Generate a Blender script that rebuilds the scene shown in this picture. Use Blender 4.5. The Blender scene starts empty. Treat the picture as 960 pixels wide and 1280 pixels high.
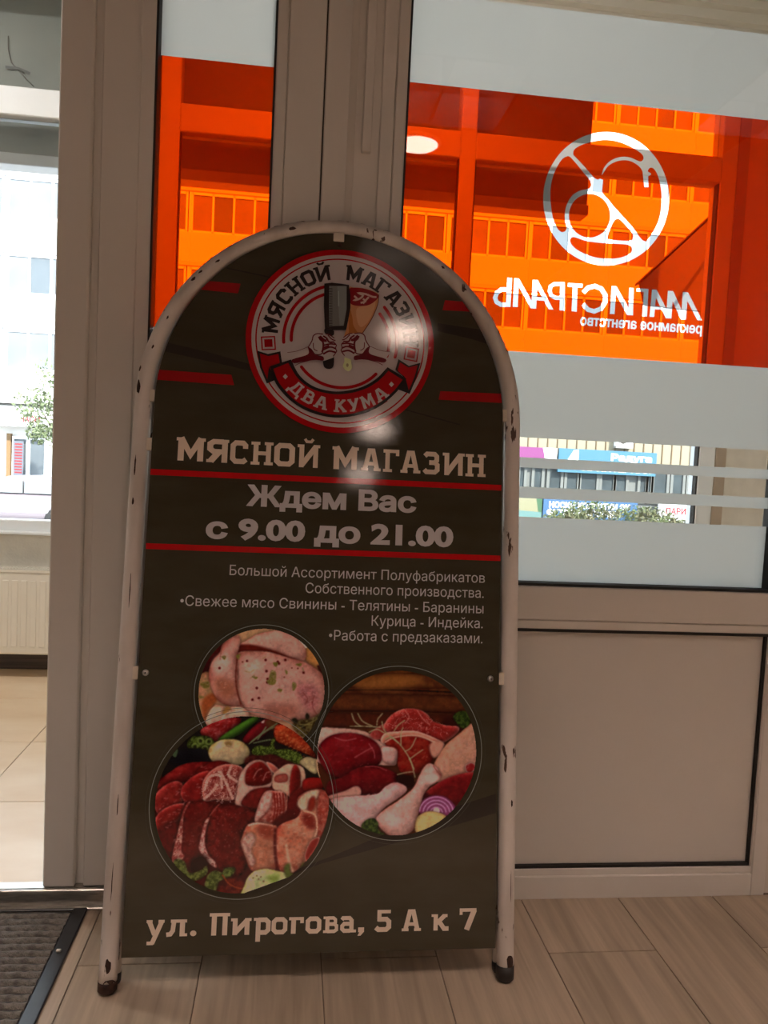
import bpy, bmesh, math, random
import numpy as np
from mathutils import Matrix, Vector
from mathutils.geometry import delaunay_2d_cdt, interpolate_bezier
SC = bpy.context.scene
COL = SC.collection
rnd = random.Random(7)

# ---------------------------------------------------------------- camera, world, sun, exposure
SC.view_settings.view_transform = 'Standard'
SC.view_settings.look = 'None'
SC.view_settings.gamma = 1
SC.view_settings.use_curve_mapping = False
SC.view_settings.exposure = 1.5
SC.cycles.max_bounces = 12
SC.cycles.diffuse_bounces = 6
SC.cycles.transparent_max_bounces = 16
SC.cycles.use_denoising = True
SC.cycles.sample_clamp_indirect = 6
SC.cycles.caustics_reflective = False
SC.cycles.caustics_refractive = False

FPX = 972.692
CAM = np.array([0.0, -1.48734, 0.877])
RM = np.array([[0.99219753, -0.11475071, 0.04874775],     # right
               [-0.04087191, 0.07001504, 0.99670827],      # up
               [0.11778606, 0.9909239, -0.06477867]])      # forward
cam = bpy.data.cameras.new('camera')
cam.sensor_fit = 'HORIZONTAL'; cam.sensor_width = 36; cam.lens = 36*FPX/960
cam.clip_start = .02; cam.clip_end = 500
co = bpy.data.objects.new('camera', cam); COL.objects.link(co)
co.matrix_world = Matrix([[RM[0][i], RM[1][i], -RM[2][i], CAM[i]] for i in range(3)]+[[0, 0, 0, 1]])
SC.camera = co

world = bpy.data.worlds.new('sky'); SC.world = world; world.use_nodes = True
bg = world.node_tree.nodes['Background']
bg.inputs[0].default_value = (.74, .87, 1, 1); bg.inputs[1].default_value = 1.9
sun = bpy.data.lights.new('sun', 'SUN'); sun.energy = 4.6; sun.angle = .02; sun.color = (1, .95, .87)
so = bpy.data.objects.new('sun', sun); COL.objects.link(so)
so.rotation_euler = Vector((-.55, 1, -.85)).to_track_quat('-Z', 'Y').to_euler()
LAMP_RADIANCE = 9.0

# ---------------------------------------------------------------- measuring helpers (rays cut with real planes)
def ray(x, y):
    return np.array([(x-480)/FPX, -(y-640)/FPX, 1.0])@RM
def W(x, y, Y=0.0):                       # point on the vertical plane y = Y
    r = ray(x, y); t = (Y-CAM[1])/r[1]; return CAM+t*r
TH = math.radians(9.5)                    # lean of the sign
BASE = np.array([.0657, -.2565, 0.0])
NN = np.array([0, -math.cos(TH), math.sin(TH)])
def S(x, y):                              # (u, v) on the sign's print
    r = ray(x, y); t = np.dot(NN, BASE-CAM)/np.dot(NN, r); p = CAM+t*r-BASE
    return (p[0], p[1]*math.sin(TH)+p[2]*math.cos(TH))
def lin(c):
    c = c/255.0
    return c/12.92 if c <= .04045 else ((c+.055)/1.055)**2.4
def rgb(r, g, b):
    return (lin(r), lin(g), lin(b))
def ink(r, g, b):                         # print ink, read relative to the print's paper white
    return tuple(min(.9, lin(c)/lin(w)*.62) for c, w in zip((r, g, b),(133, 108, 96)))

# ---------------------------------------------------------------- materials
def nt(name):
    m = bpy.data.materials.new(name); m.use_nodes = True
    return m, m.node_tree.nodes, m.node_tree.links, m.node_tree.nodes['Principled BSDF']
def mat(name, col, rough=.5, metal=0., spec=.5, noise=0., nscale=8., bump=0., bscale=60., coat=0., col2=None, stretch=None):
    m, N, L, p = nt(name)
    p.inputs['Base Color'].default_value = (*col, 1); p.inputs['Roughness'].default_value = rough
    p.inputs['Metallic'].default_value = metal; p.inputs['Specular IOR Level'].default_value = spec
    p.inputs['Coat Weight'].default_value = coat
    tc = N.new('ShaderNodeTexCoord'); mp = N.new('ShaderNodeMapping'); L.new(tc.outputs['Object'], mp.inputs[0])
    if stretch: mp.inputs['Scale'].default_value = stretch
    if noise or col2:
        n = N.new('ShaderNodeTexNoise'); n.inputs['Scale'].default_value = nscale; n.inputs['Detail'].default_value = 6
        L.new(mp.outputs[0], n.inputs['Vector'])
        r = N.new('ShaderNodeValToRGB'); r.color_ramp.elements[0].position = .3; r.color_ramp.elements[1].position = .7
        c2 = col2 or tuple(c*(1-noise) for c in col)
        r.color_ramp.elements[0].color = (*c2, 1); r.color_ramp.elements[1].color = (*col, 1)
        L.new(n.outputs['Fac'], r.inputs[0]); L.new(r.outputs[0], p.inputs['Base Color'])
    if bump:
        n = N.new('ShaderNodeTexNoise'); n.inputs['Scale'].default_value = bscale; n.inputs['Detail'].default_value = 3
        L.new(mp.outputs[0], n.inputs['Vector'])
        b = N.new('ShaderNodeBump'); b.inputs['Strength'].default_value = bump; b.inputs['Distance'].default_value = .002
        L.new(n.outputs['Fac'], b.inputs['Height']); L.new(b.outputs[0], p.inputs['Normal'])
    return m
PVC = mat('white_pvc', (.80, .77, .73), .38, noise=.05, nscale=3, bump=.08, bscale=30)
PVCP = mat('white_pvc_panel', (.80, .77, .73), .5, noise=.06, nscale=2)
PVCW = mat('cool_white_pvc', (.84, .87, .89), .35, noise=.04, nscale=3)  # cooler, lighter white than the partition frames
GASKET = mat('black_rubber_gasket', (.012, .011, .011), .6)
GROOVE = mat('dark_groove', (.09, .075, .065), .8)  # dark colour for the back of the narrow groove
PLASTER = mat('beige_plaster', (.78, .735, .655), .85, noise=.12, nscale=22, bump=.5, bscale=120)
PAINT = mat('room_wall_paint', (.76, .72, .66), .85, noise=.05, nscale=4)
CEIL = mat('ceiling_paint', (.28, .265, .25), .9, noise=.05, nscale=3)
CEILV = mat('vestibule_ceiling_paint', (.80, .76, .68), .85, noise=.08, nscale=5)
REVEAL = mat('brown_reveal', (.48, .38, .29), .8, noise=.15, nscale=9)
SKIRT = mat('dark_wood_skirting', (.10, .07, .06), .5, col2=(.045, .03, .026), nscale=6, stretch=(1, 4, 25))
RAD = mat('radiator_enamel', (.80, .76, .68), .35)
RADG = mat('warm_grey_fittings', (.35, .33, .30), .6)  # plain grey for cable, fan grille and bracket
ALU = mat('worn_aluminium', (.62, .60, .56), .33, metal=.85, noise=.35, nscale=14, stretch=(3, 20, 20))
CARPET = mat('grey_carpet', (.25, .225, .195), .97, col2=(.10, .09, .08), nscale=90, bump=1, bscale=400)
RUBBER = mat('black_rubber', (.035, .037, .042), .38, noise=.4, nscale=20)
STEEL = mat('zinc_bolt', (.6, .58, .55), .35, metal=1)
RUST = mat('rust', (.075, .028, .016), .8, col2=(.02, .01, .008), nscale=60)
CAPM = mat('black_foot_rubber', (.018, .014, .013), .5)
TAPE = mat('cream_clip', (.75, .68, .58), .5)
BOARDG = mat('grey_board_back', (.46, .48, .44), .8, noise=.2, nscale=3)
AWN = mat('grey_awning_cloth', (.15, .15, .155), .9, noise=.1, nscale=4)

def wood_floor():
    m, N, L, p = nt('greige_wood_look_tile')
    tc = N.new('ShaderNodeTexCoord'); oi = N.new('ShaderNodeObjectInfo')
    ad = N.new('ShaderNodeVectorMath'); ad.operation = 'ADD'
    L.new(tc.outputs['Object'], ad.inputs[0]); L.new(oi.outputs['Location'], ad.inputs[1])
    cm = N.new('ShaderNodeVectorMath'); cm.operation = 'SCALE'; cm.inputs[3].default_value = 1
    rv = N.new('ShaderNodeCombineXYZ'); L.new(oi.outputs['Random'], rv.inputs[2])
    sc2 = N.new('ShaderNodeVectorMath'); sc2.operation = 'SCALE'; sc2.inputs[3].default_value = 37
    L.new(rv.outputs[0], sc2.inputs[0])
    ad2 = N.new('ShaderNodeVectorMath'); ad2.operation = 'ADD'
    L.new(ad.outputs[0], ad2.inputs[0]); L.new(sc2.outputs[0], ad2.inputs[1])
    mp = N.new('ShaderNodeMapping'); mp.inputs['Scale'].default_value = (26, 1.6, 1); L.new(ad2.outputs[0], mp.inputs[0])
    n1 = N.new('ShaderNodeTexNoise'); n1.inputs['Scale'].default_value = 1.6; n1.inputs['Detail'].default_value = 7; n1.inputs['Distortion'].default_value = .5
    L.new(mp.outputs[0], n1.inputs['Vector'])
    r = N.new('ShaderNodeValToRGB'); e = r.color_ramp.elements
    e[0].position = .28; e[0].color = (.40, .32, .24, 1); e[1].position = .72; e[1].color = (.64, .515, .395, 1)
    L.new(n1.outputs['Fac'], r.inputs[0])
    mp2 = N.new('ShaderNodeMapping'); mp2.inputs['Scale'].default_value = (150, 5, 1); L.new(ad2.outputs[0], mp2.inputs[0])
    n2 = N.new('ShaderNodeTexNoise'); n2.inputs['Scale'].default_value = 1; n2.inputs['Detail'].default_value = 3
    L.new(mp2.outputs[0], n2.inputs['Vector'])
    mx = N.new('ShaderNodeMixRGB'); mx.blend_type = 'MULTIPLY'; mx.inputs[0].default_value = .22
    L.new(r.outputs[0], mx.inputs[1]); L.new(n2.outputs['Fac'], mx.inputs[2]); 
    hv = N.new('ShaderNodeHueSaturation'); ma = N.new('ShaderNodeMapRange'); ma.inputs[3].default_value = .90; ma.inputs[4].default_value = 1.1
    L.new(oi.outputs['Random'], ma.inputs[0]); L.new(ma.outputs[0], hv.inputs['Value']); L.new(mx.outputs[0], hv.inputs['Color'])
    L.new(hv.outputs[0], p.inputs['Base Color']); p.inputs['Roughness'].default_value = .42; p.inputs['Specular IOR Level'].default_value = .35
    b = N.new('ShaderNodeBump'); b.inputs['Strength'].default_value = .15; b.inputs['Distance'].default_value = .001
    L.new(n2.outputs['Fac'], b.inputs['Height']); L.new(b.outputs[0], p.inputs['Normal'])
    return m
WOODF = wood_floor()
GROUT = mat('brown_grout', (.20, .15, .115), .9)
GROUTV = mat('beige_grout', (.42, .34, .26), .9)
TILEV = mat('cream_marble_tile', (.84, .68, .50), .3, col2=(.70, .50, .31), nscale=2.2, stretch=(1.2, 3, 1))

def tube_paint():
    m, N, L, p = nt('chipped_white_tube_paint')
    tc = N.new('ShaderNodeTexCoord')
    mp = N.new('ShaderNodeMapping'); mp.inputs['Scale'].default_value = (1, 1, .28); L.new(tc.outputs['Object'], mp.inputs[0])
    n = N.new('ShaderNodeTexNoise'); n.inputs['Scale'].default_value = 95; n.inputs['Detail'].default_value = 5; L.new(mp.outputs[0], n.inputs['Vector'])
    n2 = N.new('ShaderNodeTexNoise'); n2.inputs['Scale'].default_value = 7; L.new(tc.outputs['Object'], n2.inputs['Vector'])
    mu = N.new('ShaderNodeMath'); mu.operation = 'MULTIPLY'; L.new(n.outputs['Fac'], mu.inputs[0]); L.new(n2.outputs['Fac'], mu.inputs[1])
    r = N.new('ShaderNodeValToRGB'); r.color_ramp.elements[0].position = .372; r.color_ramp.elements[1].position = .39
    L.new(mu.outputs[0], r.inputs[0])
    n3 = N.new('ShaderNodeTexNoise'); n3.inputs['Scale'].default_value = 14; n3.inputs['Detail'].default_value = 4; L.new(mp.outputs[0], n3.inputs['Vector'])
    r3 = N.new('ShaderNodeValToRGB'); r3.color_ramp.elements[0].color = (.58, .52, .48, 1); r3.color_ramp.elements[1].color = (.80, .745, .71, 1)
    r3.color_ramp.elements[0].position = .3; r3.color_ramp.elements[1].position = .6; L.new(n3.outputs['Fac'], r3.inputs[0])
    mx = N.new('ShaderNodeMixRGB'); L.new(r.outputs[0], mx.inputs[0]); L.new(r3.outputs[0], mx.inputs[1]); mx.inputs[2].default_value = (.09, .045, .03, 1)
    L.new(mx.outputs[0], p.inputs['Base Color']); p.inputs['Roughness'].default_value = .36
    b = N.new('ShaderNodeBump'); b.invert = True; b.inputs['Strength'].default_value = .4; b.inputs['Distance'].default_value = .001
    L.new(r.outputs[0], b.inputs['Height']); L.new(b.outputs[0], p.inputs['Normal'])
    return m
TUBE = tube_paint()

def gloss_print(name, col=None, attr=False):
    m, N, L, p = nt(name)
    if attr:
        a = N.new('ShaderNodeAttribute'); a.attribute_name = 'ink'; L.new(a.outputs['Color'], p.inputs['Base Color'])
    else:
        p.inputs['Base Color'].default_value = (*col, 1)
    p.inputs['Roughness'].default_value = .05; p.inputs['Specular IOR Level'].default_value = .5
    tc = N.new('ShaderNodeTexCoord')
    n = N.new('ShaderNodeTexNoise'); n.inputs['Scale'].default_value = 520; n.inputs['Detail'].default_value = 1; L.new(tc.outputs['Object'], n.inputs['Vector'])
    n2 = N.new('ShaderNodeTexNoise'); n2.inputs['Scale'].default_value = 45; L.new(tc.outputs['Object'], n2.inputs['Vector'])
    ad = N.new('ShaderNodeMath'); ad.operation = 'MULTIPLY_ADD'; L.new(n2.outputs['Fac'], ad.inputs[0]); ad.inputs[1].default_value = 1.3; L.new(n.outputs['Fac'], ad.inputs[2])
    b = N.new('ShaderNodeBump'); b.inputs['Strength'].default_value = .30; b.inputs['Distance'].default_value = .00010
    L.new(ad.outputs[0], b.inputs['Height']); L.new(b.outputs[0], p.inputs['Normal'])
    return m
def panel_print():
    m = gloss_print('printed_panel_ground', ink(43, 32, 23)); N, L = m.node_tree.nodes, m.node_tree.links
    p = N['Principled BSDF']; tc = N.new('ShaderNodeTexCoord')
    mp = N.new('ShaderNodeMapping'); mp.inputs['Scale'].default_value = (3, 1, 9); mp.inputs['Rotation'].default_value = (0, .16, 0); L.new(tc.outputs['Object'], mp.inputs[0])
    n = N.new('ShaderNodeTexNoise'); n.inputs['Scale'].default_value = 3; n.inputs['Detail'].default_value = 5; L.new(mp.outputs[0], n.inputs['Vector'])
    r = N.new('ShaderNodeValToRGB'); r.color_ramp.elements[0].color = (*ink(39, 27, 16), 1); r.color_ramp.elements[1].color = (*ink(43, 31, 20), 1)
    r.color_ramp.elements[0].position = .35; r.color_ramp.elements[1].position = .65
    L.new(n.outputs['Fac'], r.inputs[0]); L.new(r.outputs[0], p.inputs['Base Color'])
    return m
PANEL = panel_print()
_inks = {}
def INK(r, g, b):
    k = (r, g, b)
    if k not in _inks: _inks[k] = gloss_print('ink_%d_%d_%d' % k, ink(*k))
    return _inks[k]
PHOTO = gloss_print('food_photo_ink', attr=True)

def glass(name, tint=(.96, .97, .97), ior=1.40):
    m = bpy.data.materials.new(name); m.use_nodes = True; N, L = m.node_tree.nodes, m.node_tree.links; N.clear()
    o = N.new('ShaderNodeOutputMaterial'); t = N.new('ShaderNodeBsdfTransparent'); t.inputs[0].default_value = (*tint, 1)
    g = N.new('ShaderNodeBsdfGlossy'); g.inputs['Roughness'].default_value = .0
    f = N.new('ShaderNodeFresnel'); f.inputs[0].default_value = ior
    mx = N.new('ShaderNodeMixShader'); L.new(f.outputs[0], mx.inputs[0]); L.new(t.outputs[0], mx.inputs[1]); L.new(g.outputs[0], mx.inputs[2]); L.new(mx.outputs[0], o.inputs[0])
    return m
GLASS = glass('window_glass')
DARKGLASS = mat('dull_window_glass', (.115, .135, .15), .25, noise=.3, nscale=.6)
LITEGLASS = mat('curtained_window_glass', (.19, .205, .215), .3, noise=.25, nscale=.8)
SHOPGLASS = mat('dim_shop_glass', (.055, .07, .075), .45, spec=.15, noise=.4, nscale=1.5)
def film(name, tint, body, k):            # tinted film: see-through part + a little scattering body
    m = bpy.data.materials.new(name); m.use_nodes = True; N, L = m.node_tree.nodes, m.node_tree.links; N.clear()
    o = N.new('ShaderNodeOutputMaterial'); t = N.new('ShaderNodeBsdfTransparent'); t.inputs[0].default_value = (*tint, 1)
    tl = N.new('ShaderNodeBsdfTranslucent'); tl.inputs[0].default_value = (*body, 1)
    mx = N.new('ShaderNodeMixShader'); mx.inputs[0].default_value = k
    L.new(t.outputs[0], mx.inputs[1]); L.new(tl.outputs[0], mx.inputs[2]); L.new(mx.outputs[0], o.inputs[0])
    return m
REDF = film('red_window_film', (.97, .065, .0004), (.80, .003, .0), .15)
def frosted():
    m = bpy.data.materials.new('frosted_window_film'); m.use_nodes = True; N, L = m.node_tree.nodes, m.node_tree.links; N.clear()
    o = N.new('ShaderNodeOutputMaterial')
    tl = N.new('ShaderNodeBsdfTranslucent'); tl.inputs[0].default_value = (.57, .59, .575, 1)
    d = N.new('ShaderNodeBsdfDiffuse'); d.inputs[0].default_value = (.80, .80, .78, 1)
    mx = N.new('ShaderNodeMixShader'); mx.inputs[0].default_value = .32
    L.new(tl.outputs[0], mx.inputs[1]); L.new(d.outputs[0], mx.inputs[2]); L.new(mx.outputs[0], o.inputs[0])
    return m
FROST = frosted()
def emit(name, col, s):
    m = bpy.data.materials.new(name); m.use_nodes = True; N, L = m.node_tree.nodes, m.node_tree.links; N.clear()
    o = N.new('ShaderNodeOutputMaterial'); e = N.new('ShaderNodeEmission'); e.inputs[0].default_value = (*col, 1); e.inputs[1].default_value = s
    L.new(e.outputs[0], o.inputs[0]); return m
LAMPM = emit('lamp_diffuser', (1, .765, .63), LAMP_RADIANCE)

FILLM = emit('fill_light_diffuser', (1, .765, .64), 17.5)  # emission of the added hall fill lights
LOUV = mat('black_fill_louvre', (.03, .03, .03), .7)
FILLV = emit('vestibule_fill_diffuser', (1, .96, .92), 42)  # emission of the added, unseen vestibule lamps
# ---------------------------------------------------------------- object helpers
def tag(o, label=None, cat=None, group=None, kind=None):
    for k, v in (('label', label), ('category', cat), ('group', group), ('kind', kind)):
        if v: o[k] = v
    return o
def link(o, parent=None):
    COL.objects.link(o)
    if parent: o.parent = parent
    return o
def empty(name, loc=(0, 0, 0), rot=(0, 0, 0), parent=None):
    o = bpy.data.objects.new(name, None); o.location = loc; o.rotation_euler = rot; o.empty_display_size = .1
    return link(o, parent)
class MB:
    def __init__(s): s.bm = bmesh.new(); s.mi = 0
    def _new(s, geom):
        for f in geom:
            if isinstance(f, bmesh.types.BMFace): f.material_index = s.mi
    def box(s, x0, x1, y0, y1, z0, z1, bev=0., seg=1):
        r = bmesh.ops.create_cube(s.bm, size=1); vs = r['verts']
        for v in vs:
            v.co = Vector((x0+(v.co.x+.5)*(x1-x0), y0+(v.co.y+.5)*(y1-y0), z0+(v.co.z+.5)*(z1-z0)))
        fs = {f for v in vs for f in v.link_faces}
        for f in fs: f.material_index = s.mi
        if bev:
            es = {e for v in vs for e in v.link_edges}
            bmesh.ops.bevel(s.bm, geom=list(es), offset=bev, segments=seg, affect='EDGES', profile=.5)
        return s
    def tube(s, pts, r, n=16, closed=False, caps=True):
        pts = [Vector(p) for p in pts]; m = len(pts); rings = []
        up = None
        for i, p in enumerate(pts):
            a = pts[(i-1) % m] if (closed or i) else p; b = pts[(i+1) % m] if (closed or i < m-1) else p
            t = (b-a).normalized()
            if up is None: up = t.orthogonal().normalized()
            up = (up-t*up.dot(t)).normalized(); w = t.cross(up)
            rr = r[i] if hasattr(r, '__len__') else r
            rings.append([s.bm.verts.new(p+(up*math.cos(2*math.pi*k/n)+w*math.sin(2*math.pi*k/n))*rr) for k in range(n)])
        for i in range(m if closed else m-1):
            A, B = rings[i], rings[(i+1) % m]
            for k in range(n):
                f = s.bm.faces.new((A[k], A[(k+1) % n], B[(k+1) % n], B[k])); f.smooth = True; f.material_index = s.mi
        if caps and not closed:
            f = s.bm.faces.new(rings[0][::-1]); f.material_index = s.mi
            f = s.bm.faces.new(rings[-1]); f.material_index = s.mi
        return s
    def lathe(s, prof, c, axis='Z', n=24, smooth=True):
        rings = []
        for r, h in prof:
            ring = []
            for k in range(n):
                a = 2*math.pi*k/n; q = (r*math.cos(a), r*math.sin(a), h)
                if axis == 'Y': q = (q[0], q[2], q[1])
                ring.append(s.bm.verts.new(Vector(c)+Vector(q)))
            rings.append(ring)
        for A, B in zip(rings, rings[1:]):
            for k in range(n):
                f = s.bm.faces.new((A[k], A[(k+1) % n], B[(k+1) % n], B[k])); f.smooth = smooth; f.material_index = s.mi
        for ring in (rings[0][::-1], rings[-1]):
            f = s.bm.faces.new(ring); f.material_index = s.mi
        return s
    def poly(s, pts):
        f = s.bm.faces.new([s.bm.verts.new(p) for p in pts]); f.material_index = s.mi; return s
    def prism(s, pts, y0, y1):             # outline in x,z pushed along y
        a = [s.bm.verts.new((x, y0, z)) for x, z in pts]; b = [s.bm.verts.new((x, y1, z)) for x, z in pts]
        n = len(pts); fs = [s.bm.faces.new(a), s.bm.faces.new(b[::-1])]
        fs += [s.bm.faces.new((a[k], b[k], b[(k+1) % n], a[(k+1) % n])) for k in range(n)]
        for f in fs: f.material_index = s.mi
        return s
    def build(s, name, mats, parent=None, loc=None):
        bmesh.ops.recalc_face_normals(s.bm, faces=s.bm.faces)
        me = bpy.data.meshes.new(name); s.bm.to_mesh(me); s.bm.free()
        for m in (mats if isinstance(mats, (list, tuple)) else [mats]): me.materials.append(m)
        o = bpy.data.objects.new(name, me)
        if loc: o.location = loc
        return link(o, parent)
def bx(name, x0, x1, y0, y1, z0, z1, m, parent=None, bev=.0015, **k):
    o = MB().box(x0, x1, y0, y1, z0, z1, bev).build(name, m, parent)
    if k: tag(o, **k)
    return o
def struct(o): o['kind'] = 'structure'; return o

# ---------------------------------------------------------------- flat lettering: contours, union, triangulation
def area(p):
    x, y = p[:, 0], p[:, 1]; return .5*np.sum(x*np.roll(y, -1)-np.roll(x, -1)*y)
def ccw(p):
    p = np.asarray(p, float); return p if area(p) > 0 else p[::-1]
def ribbon(pts, w, closed=False):
    P = np.asarray(pts, float); n = len(P); out = []
    def off(i):
        a = P[(i-1) % n] if (closed or i) else None; b = P[(i+1) % n] if (closed or i < n-1) else None
        ds = []
        if a is not None: ds.append((P[i]-a)/np.linalg.norm(P[i]-a))
        if b is not None: ds.append((b-P[i])/np.linalg.norm(b-P[i]))
        ns = [np.array([-d[1], d[0]]) for d in ds]
        if len(ns) == 1: return ns[0]*w/2
        m = ns[0]+ns[1]; m /= max(1e-6, np.linalg.norm(m)); return m*(w/2)/max(.5, float(m@ns[0]))
    O = [off(i) for i in range(n)]
    for i in range(n if closed else n-1):
        j = (i+1) % n
        out.append(ccw([P[i]-O[i], P[j]-O[j], P[j]+O[j], P[i]+O[i]]))
    return out
def circ(cx, cy, r, n=64, ry=None):
    a = np.linspace(0, 2*math.pi, n, endpoint=False); return np.c_[cx+r*np.cos(a), cy+(ry or r)*np.sin(a)]
def wind(contours, Q):                      # winding number of points Q in a set of contours
    w = np.zeros(len(Q), int)
    for c in contours:
        a = np.asarray(c, float); b = np.roll(a, -1, 0)
        for (x0, y0), (x1, y1) in zip(a, b):
            up = (y0 <= Q[:, 1]) & (y1 > Q[:, 1]); dn = (y0 > Q[:, 1]) & (y1 <= Q[:, 1])
            if not (up.any() or dn.any()): continue
            cr = (x1-x0)*(Q[:, 1]-y0)-(Q[:, 0]-x0)*(y1-y0)
            w += (up & (cr > 0)).astype(int)-(dn & (cr < 0)).astype(int)
    return w
def planar(contours, inside):
    V, Ed, k = [], [], 0
    for c in contours:
        n = len(c); V += [Vector((float(p[0]), float(p[1]))) for p in c]; Ed += [(k+i, k+(i+1) % n) for i in range(n)]; k += n
    vs, _, fs, _, _, _ = delaunay_2d_cdt(V, Ed, [], 0, 1e-7)
    A = np.array([(v.x, v.y) for v in vs]); F = np.array([tuple(f) for f in fs])
    Q = A[F].mean(1); return A, F[inside(Q)]
def union(contours):
    return planar(contours, lambda Q: wind(contours, Q) != 0)
def flat(name, A, F, m, parent, y=0., flip=False):  # a printed film in the local x,z plane, facing -y
    me = bpy.data.meshes.new(name)
    me.from_pydata([(a[0], y, a[1]) for a in A], [], [tuple(int(i) for i in f) for f in F]); me.materials.append(m); me.update()
    return link(bpy.data.objects.new(name, me), parent)

def text_contours(body, bold=0.):
    t = bpy.data.curves.new('lettering_source', 'FONT'); t.body = body
    o = bpy.data.objects.new('lettering_source', t); COL.objects.link(o)
    bpy.context.view_layer.update()
    cu = o.evaluated_get(bpy.context.evaluated_depsgraph_get()).to_curve(bpy.context.evaluated_depsgraph_get())
    out = []
    for sp in cu.splines:
        pts = []; bp = sp.bezier_points; n = len(bp)
        if n:
            for i in range(n):
                a, b = bp[i], bp[(i+1) % n]
                st = (a.co-a.handle_right).length < 1e-5 or ((a.handle_right-a.co).cross(b.co-a.co).length < 1e-5 and (b.handle_left-b.co).cross(b.co-a.co).length < 1e-5)
                seg = [a.co] if st else interpolate_bezier(a.co, a.handle_right, b.handle_left, b.co, 5)[:-1]
                pts += [(p[0], p[1]) for p in seg]
        else: pts = [(p.co[0], p.co[1]) for p in sp.points]
        P = [pts[0]]
        for p in pts[1:]:
            if math.hypot(p[0]-P[-1][0], p[1]-P[-1][1]) > 1e-5: P.append(p)
        if math.hypot(P[0][0]-P[-1][0], P[0][1]-P[-1][1]) < 1e-5: P.pop()
        if len(P) > 2: out.append(np.array(P))
    bpy.data.objects.remove(o); bpy.data.curves.remove(t)
    bb = [(c[:, 0].min(), c[:, 0].max(), c[:, 1].min(), c[:, 1].max(), area(c)) for c in out]
    fl_ = []
    for i, b in enumerate(bb):
        host = max((q for q in bb if q[0] <= b[0]+1e-6 and q[1] >= b[1]-1e-6 and q[2] <= b[2]+1e-6 and q[3] >= b[3]-1e-6), key=lambda q: abs(q[4]))
        fl_.append(host[4] < 0)
    out = [c[::-1] if f else c for c, f in zip(out, fl_)]
    if bold:
        res = []
        for c in out:
            d0 = c-np.roll(c, 1, 0); d1 = np.roll(c, -1, 0)-c
            d0 /= np.linalg.norm(d0, axis=1)[:, None]; d1 /= np.linalg.norm(d1, axis=1)[:, None]
            n0 = np.c_[d0[:, 1], -d0[:, 0]]; n1 = np.c_[d1[:, 1], -d1[:, 0]]
            m = n0+n1; m /= np.maximum(1e-6, np.linalg.norm(m, axis=1))[:, None]
            k = 1/np.maximum(.6, (m*n0).sum(1)); res.append(c+m*(bold*k)[:, None])
        out = res
    return out
CAPH = None
def text_line(name, body, u0, u1, v, cap, m, parent, y, bold=0., mirror=False, caph=None):
    C = text_contours(body, bold)
    x0 = min(c[:, 0].min() for c in C); x1 = max(c[:, 0].max() for c in C)
    h = CAP+bold*2 if caph is None else caph
    C = [np.c_[(u0+(c[:, 0]-x0)/(x1-x0)*(u1-u0)) if not mirror else (u1-(c[:, 0]-x0)/(x1-x0)*(u1-u0)), v+(c[:, 1]+bold)/h*cap] for c in C]
    if mirror: C = [c[::-1] for c in C]
    A, F = union(C); return flat(name, A, F, m, parent, y)
CAP = max(c[:, 1].max() for c in text_contours('Н'))

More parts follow.
